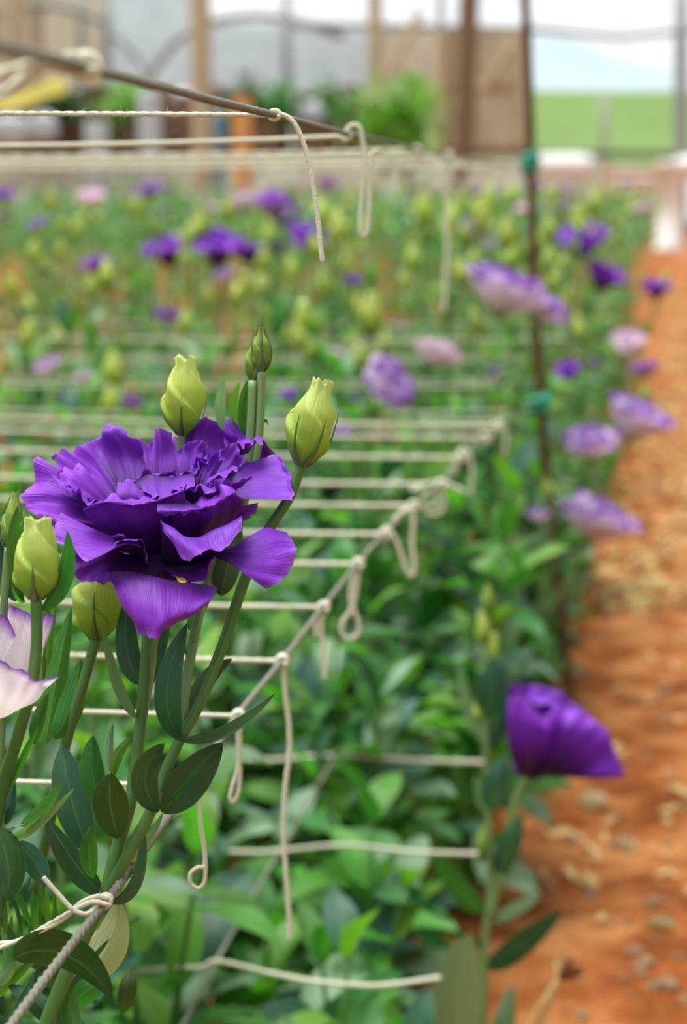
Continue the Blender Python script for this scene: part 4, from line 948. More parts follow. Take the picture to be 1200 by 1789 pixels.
# ------------------------------------------------------------------ the lone violet flower on the right
R0 = 1.30
R_p = empty('lisianthus_plant', P(845, 1900, R0) * [1, 1, 0], 'lisianthus with a single violet flower leaning over the path on the right', 'plant')
ORG[R_p.name] = np.array(R_p.location)
hstem(R_p, to_ground(P(845, 1900, R0) * [1, 1, 0], (842, 1800, R0)) + [(842, 1800, R0), (848, 1640, R0), (856, 1560, R0), (852, 1400, R0), (848, 1250, R0), (846, 1080, R0)], 20, 11, STEM_LT, n=60)
hstem(R_p, [(858, 1600, R0), (880, 1490, R0), (900, 1400, R0), (922, 1352, R0)], 15, 14, STEM_LT)
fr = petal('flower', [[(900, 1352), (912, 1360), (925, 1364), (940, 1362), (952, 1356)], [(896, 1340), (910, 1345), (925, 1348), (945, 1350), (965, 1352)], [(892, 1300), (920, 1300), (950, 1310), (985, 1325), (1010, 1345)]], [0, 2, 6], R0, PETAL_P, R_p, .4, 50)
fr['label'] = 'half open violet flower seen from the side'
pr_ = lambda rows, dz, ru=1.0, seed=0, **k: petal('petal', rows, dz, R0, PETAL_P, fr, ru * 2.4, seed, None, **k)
pr_([[(912, 1356), (918, 1358), (925, 1359), (932, 1358), (940, 1357)], [(893, 1310), (920, 1315), (950, 1320), (980, 1335), (1000, 1354)], [(889, 1262), (930, 1260), (975, 1268), (1020, 1295), (1052, 1354)], [(895, 1222), (935, 1252), (985, 1240), (1045, 1282), (1090, 1354)]], [-4, -20, -28, -26], 1.0, 51)
pr_([[(912, 1352), (920, 1352), (928, 1352), (936, 1352), (944, 1352)], [(892, 1290), (920, 1290), (950, 1290), (985, 1300), (1010, 1320)], [(888, 1240), (920, 1235), (960, 1240), (1010, 1260), (1050, 1300)], [(890, 1200), (928, 1197), (972, 1208), (1014, 1236), (1066, 1286)]], [4, 14, 22, 26], 1.2, 52)
pr_([[(912, 1350), (916, 1350), (920, 1350), (924, 1350), (928, 1350)], [(890, 1300), (905, 1305), (920, 1305), (935, 1300), (950, 1295)], [(886, 1240), (898, 1240), (912, 1245), (930, 1250), (950, 1250)], [(887, 1204), (899, 1197), (914, 1214), (930, 1238), (952, 1244)]], [-2, -8, -10, -14], .8, 53)
pr_([[(925, 1340), (930, 1340), (940, 1340), (950, 1340), (960, 1340)], [(925, 1280), (935, 1275), (950, 1272), (970, 1280), (985, 1290)], [(912, 1225), (930, 1215), (955, 1218), (978, 1232), (990, 1255)], [(916, 1222), (934, 1226), (952, 1232), (970, 1240), (984, 1252)]], [4, 2, 4, -4], .8, 54)
pr_([[(940, 1357), (945, 1357), (950, 1357), (955, 1357), (960, 1357)], [(985, 1345), (1000, 1340), (1015, 1335), (1025, 1340), (1030, 1350)], [(1040, 1320), (1060, 1325), (1070, 1335), (1076, 1345), (1080, 1352)], [(1050, 1292), (1072, 1318), (1084, 1335), (1090, 1350), (1084, 1358)]], [0, -6, -6, -10], .6, 55)
pr_([[(908, 1354), (912, 1356), (916, 1357), (920, 1357), (924, 1357)], [(889, 1312), (903, 1318), (918, 1320), (934, 1318), (948, 1312)], [(886, 1262), (902, 1262), (922, 1268), (942, 1274), (962, 1278)], [(889, 1222), (904, 1212), (924, 1228), (944, 1252), (964, 1266)]], [-8, -26, -32, -30], .5, 56)
pr_([[(930, 1358), (936, 1358), (942, 1358), (948, 1358), (954, 1357)], [(968, 1318), (984, 1322), (1002, 1334), (1016, 1346), (1024, 1360)], [(982, 1270), (1006, 1278), (1034, 1300), (1054, 1326), (1062, 1360)], [(986, 1238), (1022, 1250), (1056, 1274), (1078, 1318), (1092, 1358)]], [-8, -30, -36, [-26, -38, -34]], .7, 57)
LR = lambda *a, **k: hleaf(R_p, *a, **k)
LR((846, 1592, R0), (800, 1550, R0 - .01), (750, 1480, R0 - .02), 22, 24, LEAF_MD, 3, -3)
LR((850, 1692, R0), (905, 1650, R0 - .01), (984, 1588, R0 - .02), 30, 20, LEAF_DK, 3, -3)
LR((862, 1610, R0), (905, 1585, R0), (945, 1562, R0 + .01), 14, 14, LEAF_GR)
LR((812, 1860, R0 - .04), (800, 1735, R0 - .06), (822, 1630, R0 - .08), 50, 52, LEAF_SG, 4, 4)
LR((866, 1860, R0 - .01), (880, 1790, R0 - .02), (895, 1720, R0 - .02), 22, 22, LEAF_GR, 4, 4)
LR((868, 1534, R0), (888, 1482, R0 - .01), (912, 1424, R0 - .01), 24, 24, LEAF_DK, 3, 3)
LR((856, 1416, R0 - .01), (866, 1370, R0 - .02), (884, 1322, R0 - .02), 27, 27, LEAF_DK, 3, 3)
LR((850, 1256, R0 - .01), (858, 1206, R0 - .02), (862, 1146, R0 - .02), 33, 32, LEAF_DK, 3, 3)
LR((846, 1300, R0 + .01), (816, 1230, R0 + .01), (806, 1150, R0 + .01), 12, 12, LEAF_GR, 3, 3)
LR((852, 1310, R0), (874, 1270, R0), (884, 1225, R0), 14, 14, LEAF_DK, 3, 3)
LR((846, 1420, R0), (836, 1385, R0), (832, 1350, R0), 9, 9, LEAF_GR)
hbud(R_p, (846, 1130, R0), (842, 1066, R0), 26, 14, BUD_Y, [(200, .5, 0), (300, .5, 0)], 3)
hbud(R_p, (853, 1078, R0), (852, 1020, R0), 24, 8, BUD_G, [(200, 1.1, 0), (300, 1.1, 0)], 4)
hbud(R_p, (858, 1172, R0 + .01), (862, 1106, R0 + .01), 22, 12, BUD_Y, [(200, .5, 0), (300, .5, 0)], 5)
hbud(R_p, (842, 1506, R0 - .01), (844, 1440, R0 - .01), 22, 6, BUD_G, [(200, .8, 0), (300, .8, 0)], 6)
hbud(R_p, (836, 1262, R0 - .01), (834, 1222, R0 - .01), 16, 10, BUD_Y, [(200, .5, 0)], 7)

# ------------------------------------------------------------------ the planted beds
LEAVES = {}
r0 = np.random.default_rng(3)
for key, mt in (('md', LEAF_MD), ('dk', LEAF_DK), ('br', LEAF_BR), ('gr', LEAF_GR)):
    LEAVES[key] = []
    for k in range(5):
        v, f, uv = leaf_local(1.0, r0.uniform(.36, .52), r0.uniform(.2, 1.1), r0.uniform(.15, .55), 10, 5, 1.0, k)
        LEAVES[key].append(mesh('leaf', v, f, mt, uv))
def petal_local(L, a0, a1, wmax, cup, ruffle, seed, n=9, m=9, curl=1.3):
    r = np.random.default_rng(seed); ph = r.uniform(0, 6.28, 3)
    t = np.linspace(0, 1, n); u = np.linspace(-1, 1, m)
    ang = a0 + (a1 - a0) * t ** curl
    x = np.r_[0, np.cumsum(np.sin(ang[1:]))] / (n - 1) * L; z = np.r_[0, np.cumsum(np.cos(ang[1:]))] / (n - 1) * L
    hw = wmax * (.18 + .82 * np.clip(t / .6, 0, 1) ** .8) * np.sqrt(np.clip(1 - np.clip((t - .55) / .47, 0, 1) ** 2.6, 0, 1))
    T, Uu = np.meshgrid(t, u, indexing='ij')
    Y = Uu * hw[:, None]
    k = cup * Y ** 2 / wmax
    ruf = ruffle * L * T ** 3 * (np.sin(Uu * 5 + ph[0]) + .6 * np.sin(Uu * 9 + ph[1]))
    X = x[:, None] - k * np.cos(ang)[:, None] - ruf * np.cos(ang)[:, None]
    Z = z[:, None] + k * np.sin(ang)[:, None] + ruf * np.sin(ang)[:, None]
    return np.dstack([X, Y, Z]).reshape(-1, 3), grid_faces(n, m), np.dstack([(Uu + 1) / 2, T]).reshape(-1, 2)
WH = [(6, 1.15, .4, 1.28, .56, .25), (6, 1.08, .28, 1.0, .5, .3), (5, .95, .15, .75, .45, .4), (4, .8, .1, .45, .35, .5)]   # count, length, a0, a1, width, cup
WC = [(6, 1.12, 1.1, .62, .60, .4), (6, 1.06, .8, .5, .5, .4), (5, .98, .5, .35, .45, .5), (4, .85, .2, .2, .35, .6)]   # bowl shaped
WHT = {'violet': WH, 'lilac': WH, 'edged': WC, 'pale': WC}
PMATS = {'violet': PETAL_P, 'lilac': PETAL_L, 'edged': PETAL_B, 'pale': PETAL_W}
PETALS, FLOWERS = {}, {}
for ty, mt in PMATS.items():
    PETALS[ty] = [[mesh('petal', *petal_local(L, a0, a1, w, cu, .09, 10 * i + j)[:2], mt, petal_local(L, a0, a1, w, cu, .09, 10 * i + j)[2]) for j in range(2)] for i, (c, L, a0, a1, w, cu) in enumerate(WHT[ty])]
    g = Geo()
    for i, (c, L, a0, a1, w, cu) in enumerate(WHT[ty]):
        for k in range(c):
            v, f, uv = petal_local(L, a0, a1, w, cu, .09, 5 * i + k, 6, 5)
            an = 2 * math.pi * k / c + i * .6
            M = np.array(Matrix.Rotation(an, 3, 'Z')); g.add(v @ M.T, f, uv)
    FLOWERS[ty] = g.mesh('flower', mt)
def lathe(prof, seg=12, tw=0, lob=0):
    g = Geo(); th = np.arange(seg) * 2 * math.pi / seg; V = []; UV = []
    for z, r in prof:
        rr = r * (1 + lob * np.sin(3 * th + tw * z))
        V.append(np.c_[rr * np.cos(th), rr * np.sin(th), np.full(seg, z)]); UV.append(np.c_[th / 6.2832, np.full(seg, z)])
    return g.add(np.vstack(V), grid_faces(len(prof), seg, 0, True), np.vstack(UV))
def sepal_strips(g, L, r, n=5):
    for k in range(n):
        a = 2 * math.pi * k / n; s = np.linspace(0, 1, 6)
        rad = np.interp(s * L, [0, .2, .4, 1.0], [.06, .24, .27, .2]) * r / .26 + .012
        c = np.c_[rad * math.cos(a), rad * math.sin(a), s * L]; tn = np.array([-math.sin(a), math.cos(a), 0]) * .04
        v = np.stack([c - tn * (1 - s)[:, None], c + tn * (1 - s)[:, None]], 1).reshape(-1, 3)
        g.add(v, grid_faces(6, 2))
BUDS = {}
for key, mt, wd in (('y', BUD_Y, .27), ('g', BUD_G, .2)):
    BUDS[key] = lathe([(0, .03), (.05, .1), (.2, wd * .85), (.38, wd), (.6, wd * .86), (.8, wd * .55), (.93, wd * .42), (1.0, wd * .48), (.97, .01)], 14, 7, .09).mesh('bud', mt)
g = Geo(); sepal_strips(g, .75, .27); SEPALS = g.mesh('sepals', SEPAL, False)
CALYX = lathe([(0, .03), (.03, .07), (.10, .11), (.16, .10), (.15, .02)], 10); sepal_strips(CALYX, .34, .13); CALYX = CALYX.mesh('flower', SEPAL)

def frame(pos, ax, spin=0.0, s=1.0):
    q = Vector(ax).to_track_quat('Z', 'Y').to_matrix().to_4x4()
    return Matrix.Translation(Vector(pos)) @ q @ Matrix.Rotation(spin, 4, 'Z') @ Matrix.Scale(s, 4)
def put_flower(t, base, pos, ax, R, ty, rr, full=True):
    M = frame(np.asarray(pos) - base, ax, rr.uniform(0, 6.28), R)
    if not full:
        return link('flower', FLOWERS[ty], t, M)
    o = link('flower', CALYX, t, M)
    for i, (c, *_x) in enumerate(WHT[ty]):
        for k in range(c):
            an = 2 * math.pi * k / c + i * .6 + rr.normal() * .12
            link('petal', PETALS[ty][i][(k + i) % 2], o, Matrix.Translation((0, 0, .12)) @ Matrix.Rotation(an, 4, 'Z') @ Matrix.Rotation(rr.normal() * .10, 4, 'Y') @ Matrix.Scale(rr.uniform(.92, 1.08), 4))
    return o
def put_bud(t, base, pos, ax, L, key, rr, full=True):
    o = link('bud', BUDS[key], t, frame(np.asarray(pos) - base, ax, rr.uniform(0, 6.28), L))
    if full: link('sepals', SEPALS, o)
    return o
def tubes_obj(t, base, curves, r0_, r1, mat, name='stem'):
    for c in curves:
        q = cr(np.asarray(c) - base, 7)
        v, f, uv = tube_geo(q, np.linspace(r0_, r1, 7), 6)
        o = bpy.data.objects.new(name, mesh(name, v, f, mat, uv)); COL.objects.link(o); o.parent = t
def leaf_set(rr, curve, lens, keys, start=.1, pairs=6, spread=(.5, 1.1)):
    out = []
    ph = rr.uniform(0, 3.14)
    for i in range(pairs):
        s = start + (1 - start) * (i + .2 * rr.random()) / max(1, pairs - 1) * .97
        p = cr(curve, 40)[min(39, int(s * 39))]
        L = np.interp(s, [0, .35, 1], lens) * rr.uniform(.8, 1.15)
        for sd in (0, 1):
            az = ph + i * 1.571 + sd * 3.1416 + rr.normal() * .25
            el = rr.uniform(*spread) if s < .9 else rr.uniform(.9, 1.35)
            out.append((p, az, el, L, rr.choice(keys), rr.integers(5), rr.normal() * .3))
    return out
def leaf_matrix(p, az, el, L, roll):
    return Matrix.Translation(Vector(p)) @ Matrix.Rotation(az, 4, 'Z') @ Matrix.Rotation(el, 4, 'X') @ Matrix.Rotation(roll, 4, 'Y') @ Matrix.Scale(L, 4)
# joined foliage for plants too far off to show single leaves
FOL = []
for k in range(8):
    rr = np.random.default_rng(100 + k)
    g = Geo(); mids = []
    for st in range(2):
        top = np.array([rr.normal() * .025, rr.normal() * .025, .50]); b = np.array([rr.normal() * .015, rr.normal() * .015, -.02])
        cv = np.array([b, (b + top) / 2 + [rr.normal() * .012, rr.normal() * .012, 0], top])
        v, f, uv = tube_geo(cr(cv, 6), np.linspace(.0028, .0016, 6), 5); g.add(v, f, uv); mids += [0] * len(f)
        for (p, az, el, L, key, vi, roll) in leaf_set(rr, cv, (.05, .065, .04), ['md', 'md', 'br', 'gr', 'dk', 'dk'], .08, 8, (.35, 1.1)):
            v, f, uv = leaf_local(1.0, .46, .7, .35, 5, 3)
            M = np.array(leaf_matrix(p, az, el, L, roll)); g.add(v @ M[:3, :3].T + M[:3, 3], f, uv); mids += [{'md': 1, 'br': 2, 'gr': 3, 'dk': 4}[key]] * len(f)
    me = g.mesh('foliage', STEM)
    for m_ in (LEAF_FAR, LEAF_BR, LEAF_GR, LEAF_MD): me.materials.append(m_)
    me.polygons.foreach_set('material_index', mids); FOL.append(me)

def plant(bx, by, h, seed, label, group, heads=(), full=True, keys=('md', 'md', 'br', 'gr', 'dk'), lens=(.055, .07, .035), pairs=6, stems=1, spread=(.45, 1.05)):
    """heads: ('flower', type, pos, axis, radius) or ('bud', key, pos, axis, length), positions in world space"""
    rr = np.random.default_rng(seed)
    base = np.array([bx, by, float(ground_z(bx, by))])
    t = empty('lisianthus_plant', base, label, 'plant', group)
    tips = []
    if heads:
        ctr = np.mean([hd[2] for hd in heads], axis=0)
        node = base + (ctr - base) * .70; node[2] = base[2] + (min(hd[2][2] for hd in heads) - base[2]) * .72
    for s in range(stems):
        if heads and s == 0: top = node
        else: top = base + np.array([rr.normal() * .03, rr.normal() * .03, h * (1 if s == 0 else rr.uniform(.7, .95))])
        b = base + np.array([rr.normal() * .006, rr.normal() * .006, -.012])
        mid = (b + top) / 2 + np.array([rr.normal() * .012, rr.normal() * .012, 0])
        tips.append(np.array([b, mid, top]))
    if full:
        tubes_obj(t, base, tips, .0022, .0015, STEM)
        for cv in tips:
            for (p, az, el, L, key, vi, roll) in leaf_set(rr, cv, lens, list(keys), .12, pairs, spread):
                link('leaf', LEAVES[key][vi], t, leaf_matrix(p - base, az, el, L, roll))
    else:
        o = link('foliage', FOL[seed % 8], t, Matrix.Rotation(rr.uniform(0, 6.28), 4, 'Z') @ Matrix.Diagonal((1.1, 1.1, (node[2] if heads else h) / .50, 1)))
        o['kind'] = 'stuff'
    for hd in heads:
        n0 = tips[0][-1]; p = np.asarray(hd[2]); ax = np.asarray(hd[3], float)
        tubes_obj(t, base, [np.array([n0, (n0 + p) / 2 + (p - n0)[2] * .1 * np.array([0, 0, -1]) * 0 - ax / np.linalg.norm(ax) * .008, p])], .0017, .0015, STEM_LT)
        if full:
            for sd in (0, 1):
                q = n0 * .5 + p * .5
                link('leaf', LEAVES['md'][rr.integers(5)], t, leaf_matrix(q - base, rr.uniform(0, 6.28), rr.uniform(.6, 1.2), .028, 0))
        if hd[0] == 'flower': put_flower(t, base, p, ax, hd[4], hd[1], rr, full)
        else: put_bud(t, base, p, ax, hd[4], hd[1], rr, full)
    return t
UPR = np.array([0, 0, 1.0])
def scr(ax_x, ax_y, ax_t):
    """axis from screen right / screen up / towards the camera"""
    return ax_x * R_ + ax_y * U_ - ax_t * F_
taken = []
def head_plant(px, py, d, wpx, ty, label, ax=(.2, 1, .3), extra=(), full=True, seed=None, group=None, slim=False):
    ax = scr(*ax); ax /= np.linalg.norm(ax)
    R = wpx / 2 / FPX * d
    c = P(px, py, d) - ax * R * .45
    heads = [('flower', ty, c, ax, R)]
    rr = np.random.default_rng(int(px * 7 + py))
    for e in extra:
        ex, ey, kind, sz = e[:4]; ed = d + rr.normal() * .02
        eax = scr(*(e[4] if len(e) > 4 else (rr.normal() * .2, 1, .1))); eax /= np.linalg.norm(eax)
        if kind in BUDS:
            L = sz / FPX * ed * 1.15; heads.append(('bud', kind, P(ex, ey, ed) - eax * L * .5, eax, L))
        else:
            r2 = sz / 2 / FPX * ed; heads.append(('flower', kind, P(ex, ey, ed) - eax * r2 * .45, eax, r2))
    ctr = np.mean([h_[2] for h_ in heads], axis=0)
    bx = min(ctr[0] + rr.normal() * .02, -.165); by = ctr[1] + rr.normal() * .03
    taken.append((bx, by))
    return plant(bx, by, .4, int(px * 13 + py), label, group, heads, full, lens=(.03, .034, .02) if slim else (.05, .06, .035), pairs=7, stems=2 if full and not slim else 1)
FL = head_plant
FL(1038, 920, 2.05, 160, 'edged', 'plant with a pale violet-edged flower over the path, above the lone violet flower', (.40, 1, .22), [(940, 905, 'edged', 52), (958, 856, 'y', 34)], slim=True)
FL(1108, 745, 2.25, 150, 'edged', 'plant with two lilac flowers edged in violet over the path, right of the rod', (.45, 1, .22), [(1030, 782, 'edged', 116, (-.1, 1, .4))])
FL(880, 522, 2.0, 176, 'edged', 'plant with a wide pale flower edged in violet left of the rod', (.3, 1, .2), [(950, 548, 'edged', 100, (.6, .8, .3)), (806, 478, 'y', 44)], slim=True)
FL(668, 678, 1.85, 132, 'edged', 'plant with a nodding white flower edged in violet right of the sharp bud', (.75, .45, .5), [(615, 702, 'violet', 32)])
FL(762, 628, 2.3, 98, 'pale', 'plant with a half closed pale pink flower in the middle', (.35, 1, -.1))
FL(1018, 432, 2.9, 112, 'violet', 'plant with two stacked deep violet flowers right of the rod', (-.1, 1, .6), [(1050, 494, 'violet', 96, (.3, .9, .4)), (1035, 410, 'y', 26)])
FL(1146, 512, 3.0, 68, 'violet', 'plant with a small deep violet flower over the far path', (.1, 1, .2), [(1162, 488, 'y', 26)])
FL(1096, 606, 2.7, 78, 'pale', 'plant with two pale lilac flowers at the edge of the far path', (.1, 1, .5), [(1126, 652, 'lilac', 60), (1126, 690, 'y', 36)])
FL(996, 656, 2.5, 62, 'violet', 'plant with a small violet flower half hidden right of the rod', (-.4, .9, .5), [(1036, 640, 'lilac', 30), (1012, 578, 'y', 38)])
FL(295, 450, 3.2, 104, 'violet', 'plant with the leftmost of the deep violet flowers in the middle distance', (-.2, 1, .5))
FL(378, 446, 3.2, 124, 'violet', 'plant with a wide deep violet flower between two others in the middle distance', (.0, 1, .5), [(436, 452, 'violet', 70), (352, 392, 'y', 42)])
FL(536, 424, 3.3, 90, 'violet', 'plant with a dark violet flower under the end of the hanging string', (0, 1, .5), [(468, 414, 'y', 42)])
FL(478, 368, 3.8, 96, 'lilac', 'plant with lilac and violet blooms left of the hanging string', (0, 1, .4), [(500, 392, 'violet', 44)])
FL(292, 562, 2.6, 62, 'lilac', 'plant with a tall closed lilac flower above the large violet flower', (0, 1, -.3))
FL(84, 648, 2.2, 66, 'edged', 'plant with a white flower tipped violet at the left', (-.3, 1, .1), [(146, 662, 'pale', 40), (198, 645, 'y', 58), (218, 600, 'g', 34)], True)
FL(228, 708, 2.2, 44, 'lilac', 'plant with a small lilac flower and a bud just above the large violet flower', (.3, 1, .2), [(192, 704, 'y', 54)])
FL(262, 336, 4.6, 50, 'violet', 'far plant with a small violet flower left of the wooden post', (0, 1, .4), [(240, 362, 'y', 36)], False)
FL(160, 346, 4.6, 62, 'pale', 'far plant with a pale lilac flower at the upper left', (0, 1, .4), [], False)
FL(4, 345, 4.4, 44, 'violet', 'far plant with violet and lilac flowers cut by the left edge', (0, 1, .4), [(6, 380, 'lilac', 40)], False)
FL(616, 495, 3.0, 40, 'violet', 'plant with a tiny violet flower below the narrow string loop', (0, 1, .3))
FL(582, 622, 2.3, 44, 'pale', 'plant with a small white flower right of the sharp upright buds', (0, 1, .3), [(540, 612, 'y', 38)])
FL(506, 696, 2.2, 42, 'violet', 'plant with a small violet flower left of the sharp right bud', (0, 1, .4))
FL(600, 762, 2.0, 44, 'violet', 'plant with a small violet flower just right of the sharp bud', (0, 1, .4))
FL(910, 366, 4.0, 40, 'pale', 'far plant with a pale flower touching the rod', (0, 1, .4), [], False)
FL(858, 655, 2.4, 40, 'lilac', 'plant with a small lilac flower below the wide pale flower', (0, 1, .3))
FL(700, 575, 2.7, 30, 'pale', 'plant with a tiny pale flower above the half closed pink one', (0, 1, .3))
# plants that show only buds
bl = [(50, 585, 42), (104, 585, 32), (650, 550, 62), (530, 556, 50), (740, 366, 50), (850, 352, 48), (886, 410, 46), (936, 424, 42), (325, 416, 34), (185, 480, 42), (590, 402, 42), (568, 495, 42),
      (1010, 380, 40), (1042, 352, 42), (894, 440, 38), (840, 385, 40), (620, 590, 34), (672, 592, 30), (960, 400, 34), (610, 470, 30), (135, 400, 34), (60, 440, 36), (20, 500, 34), (430, 500, 36), (720, 450, 34), (780, 400, 34), (510, 470, 34), (90, 350, 34), (400, 365, 34), (560, 370, 34), (640, 400, 32), (830, 560, 38), (985, 540, 34), (745, 520, 30), (470, 560, 34), (365, 520, 34)]
MARKS = [(84, 648, 'the white flower tipped violet'), (290, 450, 'the row of deep violet flowers'), (668, 680, 'the nodding white flower'), (762, 628, 'the half closed pink flower'), (890, 525, 'the wide pale flower'), (1020, 440, 'the stacked violet flowers'),
         (560, 440, 'the end of the hanging string'), (636, 330, 'the narrow string loop'), (320, 690, 'the sharp upper left bud'), (456, 600, 'the sharp upright twin buds'), (350, 340, 'the light wooden post'), (160, 346, 'the far pale lilac flower'), (780, 420, 'the straight top tail')]
used_labels = set()
def bud_label(x, y):
    for dist, mx, my, nm in sorted((math.hypot(x - a, y - b), a, b, c) for a, b, c in MARKS):
        v_ = 'above' if y < my else 'below'; h_ = 'left of' if x < mx else 'right of'
        first = (h_, v_) if abs(x - mx) > abs(y - my) else (v_, h_)
        for rel in (first[0], first[1]):
            lb = 'blurred lisianthus with yellow-green buds, %s %s' % (rel, nm)
            if lb not in used_labels:
                used_labels.add(lb); return lb
    return 'blurred lisianthus with yellow-green buds'
for i, (x, y, w_) in enumerate(bl):
    d = float(np.clip(.030 * FPX / w_, 1.9, 3.6)); d = max(d, 1.0 * FPX * .05 / max(20, y - HOR)) if y < 420 else d
    rr = np.random.default_rng(500 + i)
    hd = []
    for k in range(3):
        ax = np.array([rr.normal() * .2, rr.normal() * .2, 1.0]); ax /= np.linalg.norm(ax)
        L = w_ / FPX * d * (1.25 if k == 0 else rr.uniform(.6, 1.0))
        c = P(x + (0 if k == 0 else rr.normal() * 26), y + (0 if k == 0 else 12 + abs(rr.normal()) * 30), d + (0 if k == 0 else rr.normal() * .03))
        hd.append(('bud', 'y' if k < 2 else 'g', c - ax * L * .5, ax, L))
    ctr = np.mean([h_[2] for h_ in hd], axis=0); bx = min(ctr[0], -.17)
    taken.append((bx, ctr[1]))
    plant(bx, ctr[1], .4, 700 + i, bud_label(x, y), 'budding plants behind the net', hd, d < 2.5, lens=(.05, .06, .035), pairs=7)

# leafy plants without heads, close by: low and dense between the nets
rr = np.random.default_rng(21)
ORD = ['first', 'second', 'third', 'fourth', 'fifth', 'sixth', 'seventh', 'eighth', 'ninth', 'tenth', 'eleventh', 'twelfth', 'thirteenth', 'fourteenth', 'fifteenth', 'sixteenth', 'seventeenth', 'eighteenth', 'nineteenth', 'twentieth']
ncl = 0; row = 0
yy = .74
while yy < 2.5:
    xx = -.19; col_ = 0
    while xx > -1.15:
        x = xx + rr.normal() * .014; y = yy + rr.normal() * .016
        px, py, d = proj(np.array([x, y, .3]))
        ok = -60 < px < 1010 and d > .7
        if d < .86: ok = ok and px < 300
        if d < 1.36: ok = ok and px < 735
        if d < 2.3: ok = ok and px < 850
        if ok:
            near = np.interp(d, [.7, 1.0, 1.38, 1.6, 2.0, 2.5], [.20, .20, .23, .34, .41, .45])
            hgt = (np.interp(d, [.7, 1.1, 1.8, 2.5], [.38, .36, .40, .44]) if px < 260 else near) * rr.uniform(.88, 1.1)
            plant(x, y, hgt, 2000 + ncl, 'low leafy lisianthus under the net, %s row from the front, %s from the path' % (ORD[row], ORD[col_]), 'leafy plants under the near net', (), True,
                  keys=('md', 'md', 'br', 'br', 'gr', 'dk'), lens=(.065, .085, .05), pairs=6 if hgt < .3 else 8, stems=3, spread=(.0, 1.1))
            ncl += 1; col_ += 1
        xx -= .115
    yy += .112
    if col_: row += 1
# farther plants: joined foliage, single buds and flowers
def far_row(x0, x1, y0, y1, step, seed):
    global nfar
    rr = np.random.default_rng(seed); y = y0
    while y < y1:
        x = x0
        while x > x1:
            a, b = x + rr.normal() * .03, y + rr.normal() * .03
            px, py, d = proj(np.array([a, b, .5]))
            if -40 < px < 1180 and rr.random() < .93 and nfar < 260:
                hgt = rr.uniform(.44, .58)
                hd = []
                for k in range(rr.choice([0, 1, 1, 2])):
                    ax = np.array([rr.normal() * .25, rr.normal() * .25, 1.0]); ax /= np.linalg.norm(ax)
                    p = np.array([a + rr.normal() * .035, b + rr.normal() * .035, hgt + rr.uniform(-.04, .06)])
                    if rr.random() < .10: hd.append(('flower', rr.choice(['violet', 'violet', 'lilac', 'edged', 'pale']), p, ax, rr.uniform(.028, .038)))
                    else: hd.append(('bud', rr.choice(['y', 'y', 'g']), p, ax, rr.uniform(.028, .040)))
                plant(a, b, hgt, 4000 + nfar, 'lisianthus in the far rows of the beds, too blurred to tell from its neighbours', 'plants in the far rows', hd, False)
                nfar += 1
            x -= step
        y += step * 1.02
nfar = 0
far_row(-.20, -1.15, 2.5, 6.6, .165, 31)
far_row(-1.55, -2.5, 4.2, 8.0, .2, 32)
# the most distant rows as one mass
def mass(name, label, seed, cnt, mode):
    rr = np.random.default_rng(seed); g = Geo(); mids = []
    n = 0; tries = 0
    while n < cnt and tries < cnt * 12:
        tries += 1
        y = 5.5 + 12 * rr.random() ** .8; x = -.2 - 7 * rr.random()
        u = (-x - .2) % 1.4
        if u > 1.0 and y < 12: continue
        if y < 6.6 and x > -1.2 : continue
        if y < 8.0 and -2.6 < x < -1.4: continue
        px, py, d = proj(np.array([x, y, .5]))
        if not (-60 < px < 1185): continue
        n += 1
        top = rr.uniform(.46, .58)
        if mode == 'leaf':
            for k in range(7):
                v, f, uv = leaf_local(rr.uniform(.05, .08), .45, .6, .3, 4, 3)
                M = np.array(leaf_matrix((x + rr.normal() * .04, y + rr.normal() * .04, top * rr.uniform(.35, 1.0)), rr.uniform(0, 6.28), rr.uniform(.2, 1.2), 1, rr.normal() * .3))
                g.add(v @ M[:3, :3].T + M[:3, 3], f, uv); mids += [int(rr.integers(0, 4))] * len(f)
        else:
            ty = rr.integers(0, 10)
            s = .034 if ty < 7 else .036
            src = BUDV if ty < 7 else FLV
            M = np.array(frame((x, y, top + .02), (rr.normal() * .2, rr.normal() * .2, 1), rr.random() * 6, s))
            g.add(src[0] @ M[:3, :3].T + M[:3, 3], src[1], src[2]); mids += [0 if ty < 7 else int(1 + ty - 7)] * len(src[1])
    o = g.obj(name, LEAF_FAR if mode == 'leaf' else BUD_Y)
    for m_ in ((LEAF_MD, LEAF_BR, LEAF_GR) if mode == 'leaf' else (PETAL_P, PETAL_L, PETAL_W)): o.data.materials.append(m_)
    o.data.polygons.foreach_set('material_index', mids)
    tag(o, label, 'plants', kind='stuff')
def arr(me):
    v = np.empty(len(me.vertices) * 3); me.vertices.foreach_get('co', v); v = v.reshape(-1, 3)
    uv = np.zeros((len(v), 2))
    for l, u in zip(me.loops, me.uv_layers[0].data): uv[l.vertex_index] = u.uv
    return v, [tuple(p.vertices) for p in me.polygons], uv
BUDV, FLV = arr(BUDS['y']), arr(FLOWERS['violet'])
